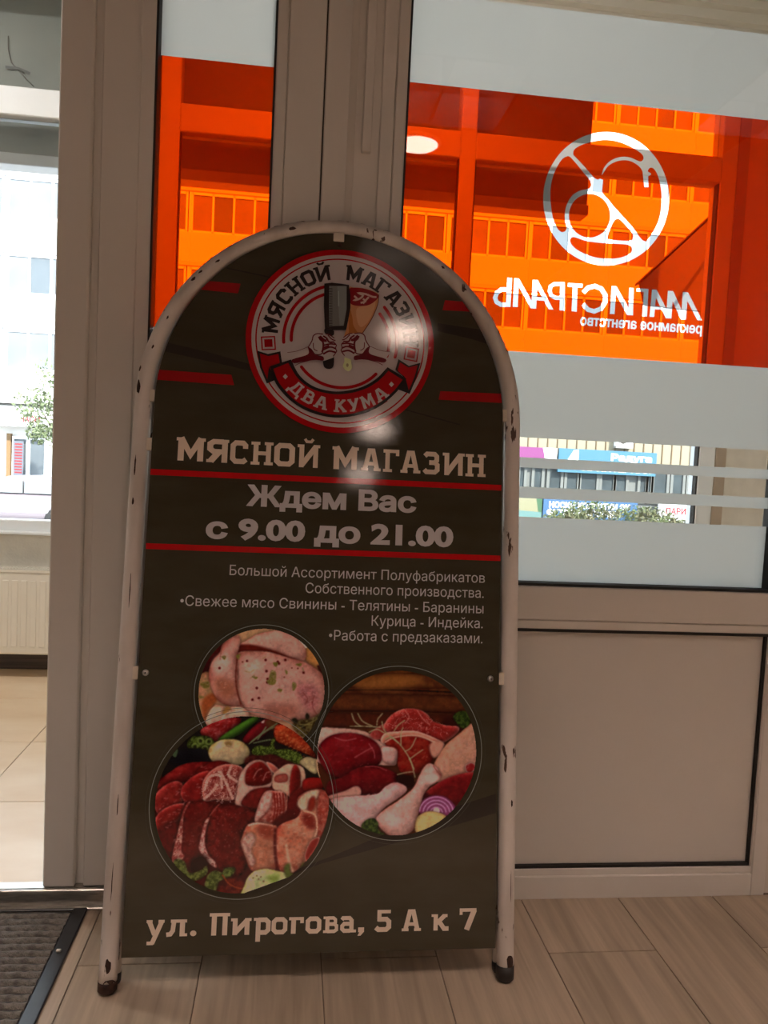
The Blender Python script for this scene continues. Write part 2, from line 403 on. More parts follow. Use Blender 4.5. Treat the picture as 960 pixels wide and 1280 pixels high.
def Rr(x0, y0, x1, y1): return [ccw([(x0, y0), (x1, y0), (x1, y1), (x0, y1)])]
def slab(ch):                               # hand-drawn squarish slab letters, cap height 1
    L = lambda p, w=.2, c=False: ribbon(p, w*1.1, c)
    G = {
     'М': (1.0, Rr(.06, 0, .27, 1)+Rr(.73, 0, .94, 1)+L([(.15, 1), (.5, .28), (.85, 1)], .2)+Rr(0, .86, .27, 1)+Rr(.73, .86, 1, 1)),
     'Я': (.80, Rr(.55, 0, .76, 1)+Rr(.55, .87, .8, 1)+L([(.6, .9), (.25, .9), (.12, .8), (.12, .58), (.25, .47), (.6, .47)])+L([(.47, .5), (.15, .04)], .22)+Rr(0, 0, .22, .13)),
     'С': (.75, L([(.64, .66), (.64, .8), (.54, .9), (.22, .9), (.1, .78), (.1, .22), (.22, .1), (.56, .1), (.68, .2)])),
     'Н': (.95, Rr(.1, 0, .31, 1)+Rr(.64, 0, .85, 1)+Rr(.2, .42, .75, .59)+Rr(0, 0, .38, .13)+Rr(0, .87, .38, 1)+Rr(.57, 0, .95, .13)+Rr(.57, .87, .95, 1)),
     'О': (.80, L([(.22, .9), (.58, .9), (.7, .78), (.7, .22), (.58, .1), (.22, .1), (.1, .22), (.1, .78)], .2, True)),
     'И': (.95, Rr(.08, 0, .28, 1)+Rr(.67, 0, .87, 1)+L([(.2, .1), (.75, .9)], .2)+Rr(0, .87, .28, 1)+Rr(.67, .87, .95, 1)),
     'А': (.95, L([(.17, .02), (.41, .98)], .2)+L([(.78, .02), (.54, .98)], .2)+Rr(.33, .86, .62, 1)+Rr(.22, .24, .72, .4)+Rr(0, 0, .34, .13)+Rr(.61, 0, .95, .13)),
     'Г': (.80, Rr(.12, 0, .33, 1)+Rr(.02, .85, .78, 1)+Rr(.62, .72, .78, 1)+Rr(.02, 0, .45, .13)),
     'З': (.72, L([(.06, .8), (.16, .9), (.5, .9), (.6, .8), (.6, .62), (.5, .52), (.26, .52)], .19)+L([(.26, .52), (.52, .52), (.63, .42), (.63, .2), (.52, .1), (.14, .1), (.04, .2)], .19)),
     'Д': (.95, Rr(0, -.2, .16, .14)+Rr(.79, -.2, .95, .14)+Rr(0, 0, .95, .14)+Rr(.62, 0, .81, 1)+Rr(.24, .86, .88, 1)+L([(.36, .95), (.32, .5), (.2, .08)], .18)),
     'В': (.80, Rr(.1, 0, .3, 1)+Rr(0, 0, .25, .13)+Rr(0, .87, .25, 1)+L([(.2, .92), (.54, .92), (.65, .83), (.65, .63), (.54, .54), (.2, .54)], .16)+L([(.2, .54), (.57, .54), (.7, .44), (.7, .18), (.58, .08), (.2, .08)], .17)),
     'К': (.88, Rr(.1, 0, .3, 1)+Rr(0, 0, .38, .13)+Rr(0, .87, .38, 1)+L([(.25, .45), (.72, .94)], .2)+L([(.38, .55), (.74, .05)], .21)+Rr(.58, .87, .86, 1)+Rr(.6, 0, .88, .13)),
     'У': (.88, L([(.13, .95), (.44, .36)], .2)+L([(.75, .95), (.33, .06)], .2)+Rr(0, .87, .3, 1)+Rr(.58, .87, .88, 1)+Rr(.1, 0, .38, .15)),
     'П': (.90, Rr(.1, 0, .32, 1)+Rr(.58, 0, .8, 1)+Rr(0, .85, .9, 1)),
     'у': (.85, L([(.12, .7), (.4, .1)], .2)+L([(.73, .7), (.3, -.3)], .2)+Rr(0, .62, .28, .75)+Rr(.56, .62, .85, .75)+Rr(.05, -.36, .36, -.2)),
     'л': (.95, Rr(.6, 0, .82, .75)+Rr(.2, .61, .9, .75)+L([(.34, .7), (.3, .25), (.2, .1), (.03, .08)], .18)+Rr(.62, 0, .93, .13)),
     '.': (.26, [circ(.13, .12, .13, 12)]),
     'и': (.90, Rr(.08, 0, .29, .75)+Rr(.61, 0, .82, .75)+L([(.2, .1), (.7, .65)], .2)+Rr(0, .62, .29, .75)+Rr(.61, .62, .9, .75)),
     'р': (.76, Rr(.1, -.32, .31, .75)+Rr(0, .62, .3, .75)+L([(.2, .66), (.54, .66), (.66, .55), (.66, .2), (.54, .09), (.2, .09)], .19)),
     'о': (.76, L([(.22, .66), (.54, .66), (.66, .55), (.66, .2), (.54, .09), (.22, .09), (.1, .2), (.1, .55)], .19, True)),
     'г': (.68, Rr(.1, 0, .31, .75)+Rr(0, .61, .66, .75)+Rr(.5, .47, .66, .75)),
     'в': (.76, Rr(.1, 0, .3, .75)+Rr(0, 0, .25, .12)+Rr(0, .63, .25, .75)+L([(.2, .68), (.5, .68), (.6, .6), (.6, .47), (.5, .4), (.2, .4)], .14)+L([(.2, .4), (.54, .4), (.66, .32), (.66, .14), (.54, .07), (.2, .07)], .15)),
     'а': (.80, Rr(.46, 0, .67, .6)+Rr(.5, 0, .8, .13)+L([(.08, .58), (.14, .66), (.46, .66), (.57, .56)], .17)+L([(.5, .4), (.2, .4), (.1, .3), (.1, .17), (.2, .08), (.5, .08)], .17)),
     ',': (.26, [ccw([(.02, .22), (.26, .22), (.26, .02), (.12, -.16), (0, -.16), (.07, 0), (.02, 0)])]),
     '5': (.74, Rr(.08, .84, .7, 1)+Rr(.08, .48, .27, 1)+L([(.12, .57), (.5, .57), (.62, .46), (.62, .21), (.5, .1), (.14, .1), (.02, .2)], .2)),
     'к': (.84, Rr(.1, 0, .3, .75)+Rr(0, .63, .3, .75)+L([(.25, .33), (.62, .68)], .19)+L([(.36, .42), (.6, .08), (.82, .08)], .19)+Rr(.52, .61, .76, .75)),
     '7': (.80, Rr(0, .84, .8, 1)+Rr(0, .7, .14, 1)+L([(.7, .92), (.34, 0)], .23)),
    }
    if ch == 'Й':
        w, p = G['И']; return w, p+L([(.3, 1.25), (.38, 1.13), (.57, 1.13), (.65, 1.25)], .11)
    return G[ch]
def put(polys, f): return [ccw(np.array([f(p) for p in c])) for c in polys]

# ---------------------------------------------------------------- our room: shell
RX0, RX1, RY0, RH = -4.6, 2.4, -8.9, 2.73
fl = struct(bx('floor', RX0, RX1, RY0, .078, -.08, -.0042, GROUT, bev=0))
PW = .2065; k = 0
seam = .703
lib = {}
for c in range(-13, 7):
    x0 = seam+c*PW; x1 = x0+PW
    if x1 > RX1 or x0 < RX0: continue
    y = 0.0; first = .175 if c % 2 else .78
    ys = [0, -first]
    while ys[-1] > -2.4: ys.append(ys[-1]-1.22)
    for a, b in zip(ys, ys[1:]):
        b = max(b, -2.5)
        key = round(a-b, 3)
        if key not in lib:
            o = MB().box(-PW/2+.0009, PW/2-.0009, -(a-b)/2+.0009, (a-b)/2-.0009, -.004, 0, .0006).build('plank', WOODF, fl); lib[key] = o.data
        else: o = link(bpy.data.objects.new('plank', lib[key]), fl)
        o.location = ((x0+x1)/2, (a+b)/2, 0)
bx('floor_covering', RX0, RX1, RY0, -2.5, -.0042, 0, WOODF, fl, bev=0)
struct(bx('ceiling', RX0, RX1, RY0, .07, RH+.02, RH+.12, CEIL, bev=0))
struct(bx('wall_left', RX0-.1, RX0, RY0, .07, 0, RH+.02, PAINT, bev=0))
struct(bx('wall_right', RX1, RX1+.1, RY0, .07, 0, RH+.02, PAINT, bev=0))
struct(bx('wall_back', RX0-.1, RX1+.1, RY0-.1, RY0, 0, RH+.02, PAINT, bev=0))
wf = struct(MB().box(RX0, -1.42, 0, .07, 0, RH+.02).box(1.0285, RX1, 0.006, .07, 0, RH+.02).box(-1.42, 1.0285, 0, .07, 2.30, RH+.02).build('wall_front', PAINT))

# ceiling lamps behind the camera: they light the room and glint in the print and the glass
lamp0 = None
spots = [(.64, -3.08), (.64, -4.68), (.64, -5.9), (-1.45, -3.08), (-1.45, -4.68)]
for i, (x, y) in enumerate(spots):
    if i == 0:
        root = empty('ceiling_lamp', (x, y, RH+.02))
        ring = MB().lathe([(.123, 0), (.14, -.002), (.142, -.012), (.135, -.02), (.121, -.02), (.119, -.006)], (0, 0, 0), n=40).build('trim_ring', PVCW, root)
        d = MB().lathe([(.118, -.004), (.118, -.022), (.112, -.028), (.06, -.031), (.01, -.032)], (0, 0, 0), n=40).build('diffuser', LAMPM, root)
        parts = [ring, d]
    else:
        root = empty('ceiling_lamp', (x, y, RH+.02))
        for p in parts:
            c = p.copy(); c.parent = root; COL.objects.link(c)
    tag(root, 'round white hall ceiling lamp, '+('nearest the glass in the row right of the sign', 'middle one in the row right of the sign', 'last one in the row right of the sign',
        'nearest the glass in the row left of the sign', 'last one in the row left of the sign')[i], 'lamp', 'round lamps in the hall ceiling')
parts2 = None                                # unseen fill lights added over the hall; deep louvres keep upper walls darker
for i, (x, y) in enumerate([(2.0, -1.55), (-1.0, -1.55), (.55, -1.75), (-2.9, -3.6)]):
    root = empty('fill_light', (x, y, RH+.02))
    if parts2 is None:
        f = MB(); f.box(-.31, .31, -.31, -.295, -.34, 0).box(-.31, .31, .295, .31, -.34, 0).box(-.31, -.295, -.295, .295, -.34, 0).box(.295, .31, -.295, .295, -.34, 0).box(-.006, .006, -.295, .295, -.33, -.05).box(-.295, .295, -.006, .006, -.33, -.05)
        parts2 = [f.build('fill_louvre', LOUV, root), MB().box(-.29, .29, -.29, .29, -.014, -.004).build('diffuser', FILLM, root)]
    else:
        for p in parts2:
            c = p.copy(); c.parent = root; COL.objects.link(c)
    tag(root, 'added square louvred fill light, '+('nearest the right wall', 'in line with the doorway', 'over the space before the sign', 'farthest left in the hall')[i], 'lamp', 'added fill lights over the hall')
for x in (-1.7, .25):                       # two unseen lamps added to brighten the vestibule
    root = empty('ceiling_lamp', (x, .85, 2.80))
    for p in parts:
        c = p.copy(); c.parent = root; COL.objects.link(c)
        if p.name.startswith('diffuser'): c.data = p.data.copy(); c.data.materials[0] = FILLV
    tag(root, 'added vestibule fill lamp above the %s' % ('tiles by the radiator' if x < 0 else 'tiles behind the sign'), 'lamp', 'added fill lamps in the vestibule ceiling')

# ---------------------------------------------------------------- partition: door post, narrow pane, centre post, wide pane
ZT = 2.30
d1 = struct(empty('door_1'))
bx('post', -.440, -.382, 0, .075, .039, ZT, PVC, d1, .003)
bx('post', -.3835, -.3662, .014, .07, .039, ZT, PVC, d1, .001)
bx('post', -1.42, -1.36, 0, .075, .039, ZT, PVC, d1, .003)
bx('header', -1.36, -.44, 0, .075, 2.2, ZT, PVC, d1, .003)
th = MB(); th.prism([(-1.42, 0), (-.268, 0), (-.268, .0388), (-1.42, .0388)], .0, .022)
th.box(-1.42, -.268, -.006, 0, .030, .0375, .0015); th.box(-1.42, -.268, -.011, 0, 0, .004, .001)
th.build('threshold', ALU, d1)

w2 = struct(empty('window_2'))
bx('stile', -.3665, -.300, 0, .06, .041, ZT, PVC, w2, .002)
MB().prism([(-.300, .041), (-.2765, .041), (-.2765, ZT), (-.300, ZT)], .004, .05).build('glazing_bead', PVC, w2)
bx('gasket', -.2766, -.2725, .006, .05, .1, ZT, GASKET, w2, 0)
bx('glazing_bead', -.0615, -.040, .004, .05, .041, ZT, PVC, w2, .002)
bx('gasket', -.0655, -.0613, .006, .05, .1, ZT, GASKET, w2, 0)
bx('stile', -.040, .0272, 0, .06, .0, ZT, PVC, w2, .002)
bx('rail', -.2765, -.0615, 0.004, .055, .041, .10, PVC, w2, .002)
bx('rail', -.2765, -.0615, 0.004, .055, ZT-.06, ZT, PVC, w2, .002)
bx('sill_base', -.268, -.04, .0, .07, 0, .0405, PVC, w2, .001)

cp = struct(empty('trim_1'))
bx('groove_back', .0272, .0300, .012, .06, 0, ZT, GROOVE, cp, 0)
bx('centre_post', .0300, .0760, 0, .06, 0, ZT, PVC, cp, .002)
MB().prism([(.0760, 0), (.1345, 0), (.1345, ZT), (.0760, ZT)], .0155, .06).build('centre_recess', PVC, cp)
MB().bm.free()
b = MB(); vs = [b.bm.verts.new(p) for p in ((.076, .0, 0), (.089, .0155, 0), (.089, .0155, ZT), (.076, .0, ZT))]; b.bm.faces.new(vs); b.build('chamfer', PVC, cp)
bx('cable_cover', .1020, .1195, .001, .0155, 1.452, ZT, PVC, cp, .0015)

w1 = struct(empty('window_1'))
X0, X1 = .1345, 1.028
bx('stile', X0, .1615, .008, .06, 0, ZT, PVC, w1, .002)
bx('glazing_bead', .1615, .1825, .004, .05, .645, ZT, PVC, w1, .002)
bx('gasket', .1823, .1865, .006, .05, .65, ZT, GASKET, w1, 0)
bx('stile', .996, X1, 0, .06, -.0038, ZT, PVC, w1, .002)
bx('rail', .1615, .996, 0, .06, .577, .6445, PVC, w1, .002)
bx('glazing_bead', .1615, .996, .003, .05, .5585, .5755, PVC, w1, .0015)
bx('gasket', .1825, .993, .006, .05, .6443, .6500, GASKET, w1, 0)
bx('gasket', .1825, .993, .004, .05, .5525, .5587, GASKET, w1, 0)
bx('infill_panel', .1625, .9885, .014, .05, .066, .5530, PVCP, w1, .001)
bx('gasket', .1625, .993, .006, .05, .0605, .0665, GASKET, w1, 0)
bx('gasket', .9883, .9925, .006, .05, .0665, .5525, GASKET, w1, 0)
bx('glazing_bead', .1625, .996, .003, .05, .046, .0607, PVC, w1, .0015)
bx('glazing_bead', .9924, .9962, .002, .05, .0607, .5585, PVC, w1, .001)
bx('rail', .1615, .996, 0, .06, -.0038, .0465, PVC, w1, .002)
bx('rail', .1615, .996, 0.002, .06, 2.24, ZT, PVC, w1, .002)
bx('gasket', .9895, .9965, .006, .05, .65, 2.24, GASKET, w1, 0)
GY, FY = .030, .0362
bx('glass_pane', .184, .992, GY, GY+.005, .648, 2.242, GLASS, w1, 0)
bx('glass_pane', -.2765, -.0615, GY, GY+.005, .10, 2.242, GLASS, w2, 0)

# films on the far face of the glass: frosted, red with cut-out lettering, three clear slots
def strip(par, x0, x1, z0, z1, m, n='frosted_film'):
    A = np.array([(x0, z0), (x1, z0), (x1, z1), (x0, z1)]); o = flat(n, A, [(0, 1, 2, 3)], m, par, FY); return o
Z = lambda px, py: float(W(px, py, FY)[2])
zt = .5*(Z(620, 0)+Z(960, 45)); zr1 = .5*(Z(512, 101.6)+Z(960, 151)); zr0 = .5*(Z(640, 438.3)+Z(960, 460.4))
zs = [.5*(Z(650, a)+Z(955, b)) for a, b in ((547.5, 561.5), (571, 587), (584, 599), (608, 622), (622, 636), (646, 658))]
for par, x0, x1 in ((w1, .185, .991), (w2, -.274, -.064)):
    strip(par, x0, x1, zr1, zt, FROST)
    strip(par, x0, x1, zs[0], zr0, FROST)
    for a, b in ((zs[2], zs[1]), (zs[4], zs[3])): strip(par, x0, x1, a, b, FROST)
    strip(par, x0, x1, .649 if par is w1 else .102, zs[5], FROST)
def crop(ox, oy, s): return lambda pts: np.array([[W(ox+s*x, oy+s*y, FY)[i] for i in (0, 2)] for x, y in pts])
def smooth(P, n=5):
    P = np.asarray(P, float); out = []; m = len(P)
    for i in range(m):
        p0, p1, p2, p3 = P[(i-1) % m], P[i], P[(i+1) % m], P[(i+2) % m]
        for k in range(n):
            t = k/n; out.append(.5*((2*p1)+(-p0+p2)*t+(2*p0-5*p1+4*p2-p3)*t*t+(-p0+3*p1-3*p2+p3)*t**3))
    return np.array(out)
lg = crop(670, 150, .1875)
disc = ccw(lg(circ(467.5, 525, 419.5, 96, 445)))
holes = [smooth([(248, 225), (262, 190), (335, 155), (440, 133), (530, 140), (620, 172), (700, 222), (717, 255), (700, 276), (670, 268), (635, 252), (590, 245), (540, 252), (490, 277), (455, 315), (440, 355), (432, 385), (410, 397), (385, 382), (340, 330), (290, 275), (258, 242)]),
         smooth([(232, 250), (200, 245), (165, 272), (125, 345), (100, 430), (96, 530), (110, 640), (135, 710), (165, 745), (192, 742), (204, 718), (194, 675), (192, 630), (203, 570), (238, 508), (290, 472), (345, 460), (368, 440), (360, 405), (300, 330)]),
         circ(357, 638, 138, 48, 146),
         np.concatenate([smooth([(447, 400), (455, 345), (490, 300), (540, 275), (590, 268), (640, 278), (690, 312), (714, 355), (723, 400)])[:-10], [(722, 448), (750, 448)],
                         smooth([(748, 375), (745, 340), (762, 318), (787, 327), (812, 370), (830, 440), (837, 520), (830, 620), (800, 710), (742, 800), (720, 806), (695, 785), (640, 710), (560, 622), (490, 540), (455, 455)])[:-5]]),
         smooth([(515, 680), (538, 660), (565, 668), (638, 750), (646, 785), (622, 805), (500, 798), (476, 785), (484, 755)]),
         smooth([(226, 805), (240, 782), (270, 785), (330, 805), (420, 818), (530, 825), (612, 832), (637, 850), (635, 880), (600, 905), (540, 922), (460, 924), (380, 912), (300, 880), (250, 845)])]
holes = [ccw(lg(h)) for h in holes]
A_ = crop(610, 335, .15625); B_ = crop(740, 345, .15625)
let = [A_(p) for p in ([(155, 77), (192, 80), (180, 312), (142, 308)], [(210, 82), (247, 84), (238, 313), (198, 310)], [(210, 82), (247, 84), (385, 325), (342, 323)],
       [(358, 95), (398, 97), (385, 325), (345, 322)], [(358, 95), (398, 97), (523, 333), (485, 330)], [(372, 230), (445, 235), (455, 262), (372, 258)],
       [(578, 112), (614, 114), (613, 342), (572, 338)], [(640, 120), (757, 127), (755, 158), (638, 150)], [(680, 125), (716, 127), (710, 350), (668, 346)])]
for rp, w in (([(165, 172), (105, 172), (72, 198), (57, 238), (68, 272), (105, 294), (165, 294)], 34), ([(600, 128), (530, 128), (500, 148), (493, 185), (508, 222), (540, 240), (600, 240)], 30),
              ([(762, 197), (800, 158), (855, 145), (905, 165), (938, 215), (938, 270), (905, 325), (850, 347), (800, 333), (760, 288)], 36)):
    let += [A_(q) for q in ribbon(rp, w)]
let += [B_(p) for p in ([(158, 80), (195, 82), (180, 305), (143, 303)], [(298, 95), (333, 97), (328, 315), (290, 312)], [(158, 80), (195, 82), (328, 315), (280, 312)],
       [(358, 97), (452, 103), (450, 130), (356, 124)], [(416, 103), (452, 103), (440, 325), (402, 323)], [(480, 108), (517, 109), (497, 328), (460, 326)], [(480, 108), (517, 109), (635, 340), (590, 338)],
       [(488, 240), (560, 245), (575, 270), (488, 266)], [(607, 118), (650, 121), (635, 340), (592, 338)], [(607, 118), (650, 121), (752, 350), (710, 347)], [(726, 127), (768, 130), (752, 350), (712, 347)], [(726, 127), (768, 130), (882, 357), (842, 353)])]
let = [ccw(p) for p in let]
sub = text_contours('рекламное агентство', .028)
sx0 = min(c[:, 0].min() for c in sub); sx1 = max(c[:, 0].max() for c in sub)
ul, ur = W(724.8, 407, FY), W(877.2, 416, FY); xh = .0150
sub = [np.c_[ur[0]-(c[:, 0]-sx0)/(sx1-sx0)*(ur[0]-ul[0]), .5*(ul[2]+ur[2])+c[:, 1]*xh/.545][::-1] for c in sub]
rect = ccw(np.array([(.185, zr0), (.991, zr0), (.991, zr1), (.185, zr1)]))
def red_in(Q):
    d = wind([disc], Q) != 0
    h = np.zeros(len(Q), bool)
    for c in holes: h |= wind([c], Q) != 0
    return (wind([rect], Q) != 0) & ~(d & ~h) & (wind(let, Q) == 0) & (wind(sub, Q) == 0)
A, F = planar([rect, disc]+holes+let+sub, red_in)
flat('red_film', A, F, REDF, w1, FY)
strip(w2, -.274, -.064, zr0, zr1, REDF, 'red_film')

# ---------------------------------------------------------------- vestibule beyond the partition
VX0, VX1, VY1, VH = -2.7, 2.02, 1.66, 2.80
vf = struct(bx('floor', VX0, VX1, .078, VY1, -.08, -.003, GROUTV, bev=0))
T = .4045; tl = None
for i in range(-5, 7):
    for j in range(-1, 4):
        x0, x1 = -.735+i*T, -.735+(i+1)*T; y0, y1 = .461+j*T, .461+(j+1)*T
        x0, x1 = max(x0, VX0), min(x1, VX1); y0, y1 = max(y0, .0225 if x1 < -.40 else .078), min(y1, VY1)
        if x1-x0 < .05 or y1-y0 < .02: continue
        MB().box(x0-(x0+x1)/2+.0012, x1-(x0+x1)/2-.0012, y0-(y0+y1)/2+.0012, y1-(y0+y1)/2-.0012, -.003, 0, .0006).build('tile', TILEV, vf, ((x0+x1)/2, (y0+y1)/2, 0))
struct(bx('ceiling', VX0, VX1, .07, VY1+.3, VH, VH+.1, CEILV, bev=0))
struct(bx('wall_left', VX0-.1, VX0, .07, VY1+.3, 0, VH+.1, PLASTER, bev=0))
struct(bx('wall_right', VX1, VX1+.1, .07, VY1+.3, 0, VH+.1, PLASTER, bev=0))
struct(MB().box(VX0, -1.42, .072, .09, 0, VH).box(1.0285, VX1, .072, .09, 0, VH).box(-1.42, 1.0285, .072, .09, ZT, VH).build('wall_back', PLASTER))
WX = 1.832
struct(MB().box(VX0, WX, VY1, VY1+.3, -.1, .530).box(WX, VX1, VY1, VY1+.3, -.1, VH+.1).box(VX0, WX, VY1, VY1+.3, 2.66, VH+.1).build('wall_front', PLASTER))
bx('reveal', 1.787, WX+.001, VY1-.004, VY1+.1, .53, 2.66, REVEAL, bpy.data.objects['wall_front.001'], 0)
struct(bx('baseboard_front', VX0, VX1, VY1-.018, VY1, 0, .075, SKIRT, bev=.003))
struct(bx('baseboard_right', VX1-.016, VX1, .09, VY1-.018, 0, .075, SKIRT, bev=.003))
tr = struct(empty('trim_2'))
MB().prism([(VX0, VH-.07), (VX1, VH-.07), (VX1, VH), (VX0, VH)], VY1-.035, VY1).build('cornice', CEILV, tr)
MB().prism([(VX0, VH-.03), (VX1, VH-.03), (VX1, VH), (VX0, VH)], VY1-.07, VY1-.035).build('cornice', CEILV, tr)
MB().box(VX1-.035, VX1, .09, VY1-.035, VH-.07, VH).box(VX1-.07, VX1-.035, .09, VY1-.07, VH-.03, VH).build('cornice', CEILV, tr)
w3 = struct(empty('window_3'))
mull = [(-2.70, -2.63), (-1.70, -1.63), (-.56, -.485), (.61, .675), (1.715, 1.787)]
for a, b2 in mull: bx('mullion', a, b2, VY1-.0, VY1+.075, .53, 2.66, PVCW, w3, .004)
for (a0, a), (b0, b2) in zip(mull, mull[1:]):
    bx('rail', a, b0, VY1+.0, VY1+.07, .532, .582, PVCW, w3, .004)
    bx('transom', a, b0, VY1-.005, VY1+.072, 2.10, 2.205, PVCW, w3, .004)
    bx('rail', a, b0, VY1+.0, VY1+.07, 2.60, 2.66, PVCW, w3, .004)
    for z0, z1 in ((.582, 2.10), (2.205, 2.60)):
        g = bx('glass_pane', a, b0, VY1+.035, VY1+.040, z0, z1, GLASS, w3, 0)
    bx('gasket', b0-.006, b0+.001, VY1+.004, VY1+.035, .582, 2.10, GASKET, w3, 0)
    bx('gasket', a-.001, a+.004, VY1+.004, VY1+.035, .582, 2.10, GASKET, w3, 0)
bx('window_sill', VX0, WX, VY1-.035, VY1+.0, .528, .540, PVCW, w3, .003)

# radiator under the vestibule window
rad = tag(empty('radiator', (-1.62, VY1-.10, .09)), 'white flat panel radiator under the vestibule window', 'radiator')
rw, rh = 1.5, .31
b = MB()
b.box(-.1, rw-.1, -.045, .045, 0, rh, .006)
x = -.07
while x < rw-.13:
    b.box(x, x+.022, -.0475, -.044, .03, rh-.03, .0012); x += .0335
b.build('body', RAD, rad)
g = MB(); x = -.095
g.box(-.1, rw-.1, -.047, -.040, rh, rh+.010); g.box(-.1, rw-.1, .040, .047, rh, rh+.010)
while x < rw-.11:
    g.box(x, x+.004, -.041, .041, rh+.002, rh+.009); x += .0105
g.box(-.1, rw-.1, -.004, .004, rh+.002, rh+.010)
g.build('top_grille', RAD, rad)
for x in (0.05, rw-.25):
    MB().box(x, x+.03, .045, .099, .05, .25).build('bracket', RAD, rad)
MB().tube([(rw-.15, .02, 0), (rw-.15, .02, -.09)], .009, 10).build('pipe', RAD, rad)
MB().tube([(-.06, .02, 0), (-.06, .02, -.09)], .009, 10).build('pipe', RAD, rad)

# ---------------------------------------------------------------- doormat
mat_ = tag(empty('doormat', (-.79, -.46, 0)), 'ribbed grey entrance mat with a black rubber edge by the threshold', 'doormat')
hx, hy = .437, .449
b = MB()
for s0 in ((-hx, hx, -hy, -hy+.026), (-hx, hx, hy-.006, hy), (-hx, -hx+.026, -hy, hy), (hx-.026, hx, -hy, hy)):
    b.box(s0[0], s0[1], s0[2], s0[3], .0005, .006, .002)
b.build('rubber_border', RUBBER, mat_)
MB().box(-hx+.02, hx-.02, -hy+.02, hy-.012, .0005, .0045).build('backing', RUBBER, mat_)
nr = 46; pitch = (2*hy-.044)/nr; rib = None
for i in range(nr):
    y = -hy+.028+pitch*(i+.5)
    if rib is None:
        bm_ = MB(); n = 90; rr = []
        for k in range(n+1):
            x = (-hx+.024)+(2*hx-.05)*k/n; w = .0062+rnd.uniform(-.0011, .0011); h = .0095+rnd.uniform(-.0012, .0012)
            rr.append([bm_.bm.verts.new((x, q*w+rnd.uniform(-.0006, .0006), .0045+z*(h-.0045))) for q, z in ((-1.2, 0), (-.9, .7), (0, 1), (.9, .7), (1.2, 0))])
        for a, c in zip(rr, rr[1:]):
            for k in range(4):
                f = bm_.bm.faces.new((a[k], c[k], c[k+1], a[k+1])); f.smooth = True
        rib = bm_.build('carpet_rib', CARPET, mat_); rib.location = (0, y, 0)
    else:
        o = link(bpy.data.objects.new('carpet_rib', rib.data), mat_); o.location = (0, y, 0)
        if i % 2: o.rotation_euler = (0, 0, math.pi); o.location = (-.003, y, 0)
cr = MB(); cr.box(-.004, .004, -.003, .003, 0, .004, .001)
tag(cr.build('paper_scrap', mat('white_paper', (.7, .66, .6), .8), None, (-.368, -.145, .0062)), 'tiny white paper scrap lying on the mat edge', 'scrap')

# ---------------------------------------------------------------- the sign
sign = tag(empty('a_frame_sign', tuple(BASE), (-TH, 0, 0)), 'arched dark butcher shop pavement sign in a chipped white tube frame', 'sign')
def arch(a, ctop, b, bottom, y, n=44):
    pts = [(-a, y, bottom+(ctop-bottom)*k/24) for k in range(24)]
    pts += [(-a*math.cos(math.pi*k/n), y, ctop+b*math.sin(math.pi*k/n)) for k in range(n+1)]
    pts += [(a, y, ctop-(ctop-bottom)*k/24) for k in range(1, 25)]
    return pts
R_ = .0145
MB().tube(arch(.3295, .972, .3445, .012, .010), R_, 22).build('tube_frame', TUBE, sign)
tag(MB().tube(arch(.3235, .965, .324, .012, .0325), .010, 16).build('rear_frame', TUBE, sign), 'rear tube frame folded flat')
MB().tube([(-.3235, .0325, .12), (.3235, .0325, .12)], .007, 12).build('cross_bar', TUBE, sign)
for sx in (-1, 1):
    MB().lathe([(.006, -.0005), (.011, .0), (.0152, .004), (.0155, .012), (.0155, .022+.004*sx)], (sx*.3295, .010, .0035), n=20).build('foot_cap', RUST if sx < 0 else CAPM, sign)
    MB().lathe([(.005, 0), (.0095, .001), (.0108, .005), (.0108, .018)], (sx*.3235, .0325, .0065), n=16).build('foot_cap', CAPM, sign)
def chip(name, u, v, a, du, dv, m=RUST):       # a patch of bared metal lying on the tube at angle a
    b = MB(); n = 14; c = b.bm.verts.new((u+(R_+.0006)*math.sin(a), .010-(R_+.0006)*math.cos(a), v)); ring = []
    for k in range(n):
        t = 2*math.pi*k/n; q = .75+.4*rnd.random(); aa = a+q*du*math.cos(t)/R_; ring.append(b.bm.verts.new((u+(R_+.0004)*math.sin(aa), .010-(R_+.0004)*math.cos(aa), v+q*dv*math.sin(t))))
    for k in range(n): b.bm.faces.new((c, ring[k], ring[(k+1) % n]))
    return b.build(name, m, sign)
for u, v, a, du, dv in ((-.3295, .050, .1, .0045, .011), (-.3295, .020, .5, .012, .008), (.3295, .036, .35, .007, .016), (.3295, .024, .5, .011, .007), (-.3295, .998, -.5, .004, .012),
                        (-.3295, .86, -.3, .0015, .02), (-.3295, .80, -.3, .002, .006), (.3295, .16, .3, .0006, .03), (.3295, .30, .3, .002, .006), (-.3295, .18, 0, .0008, .03), (-.3295, .30, .1, .0008, .02), (-.3295, .65, .0, .0008, .03)):
    chip('paint_chip', u, v, a, du, dv)
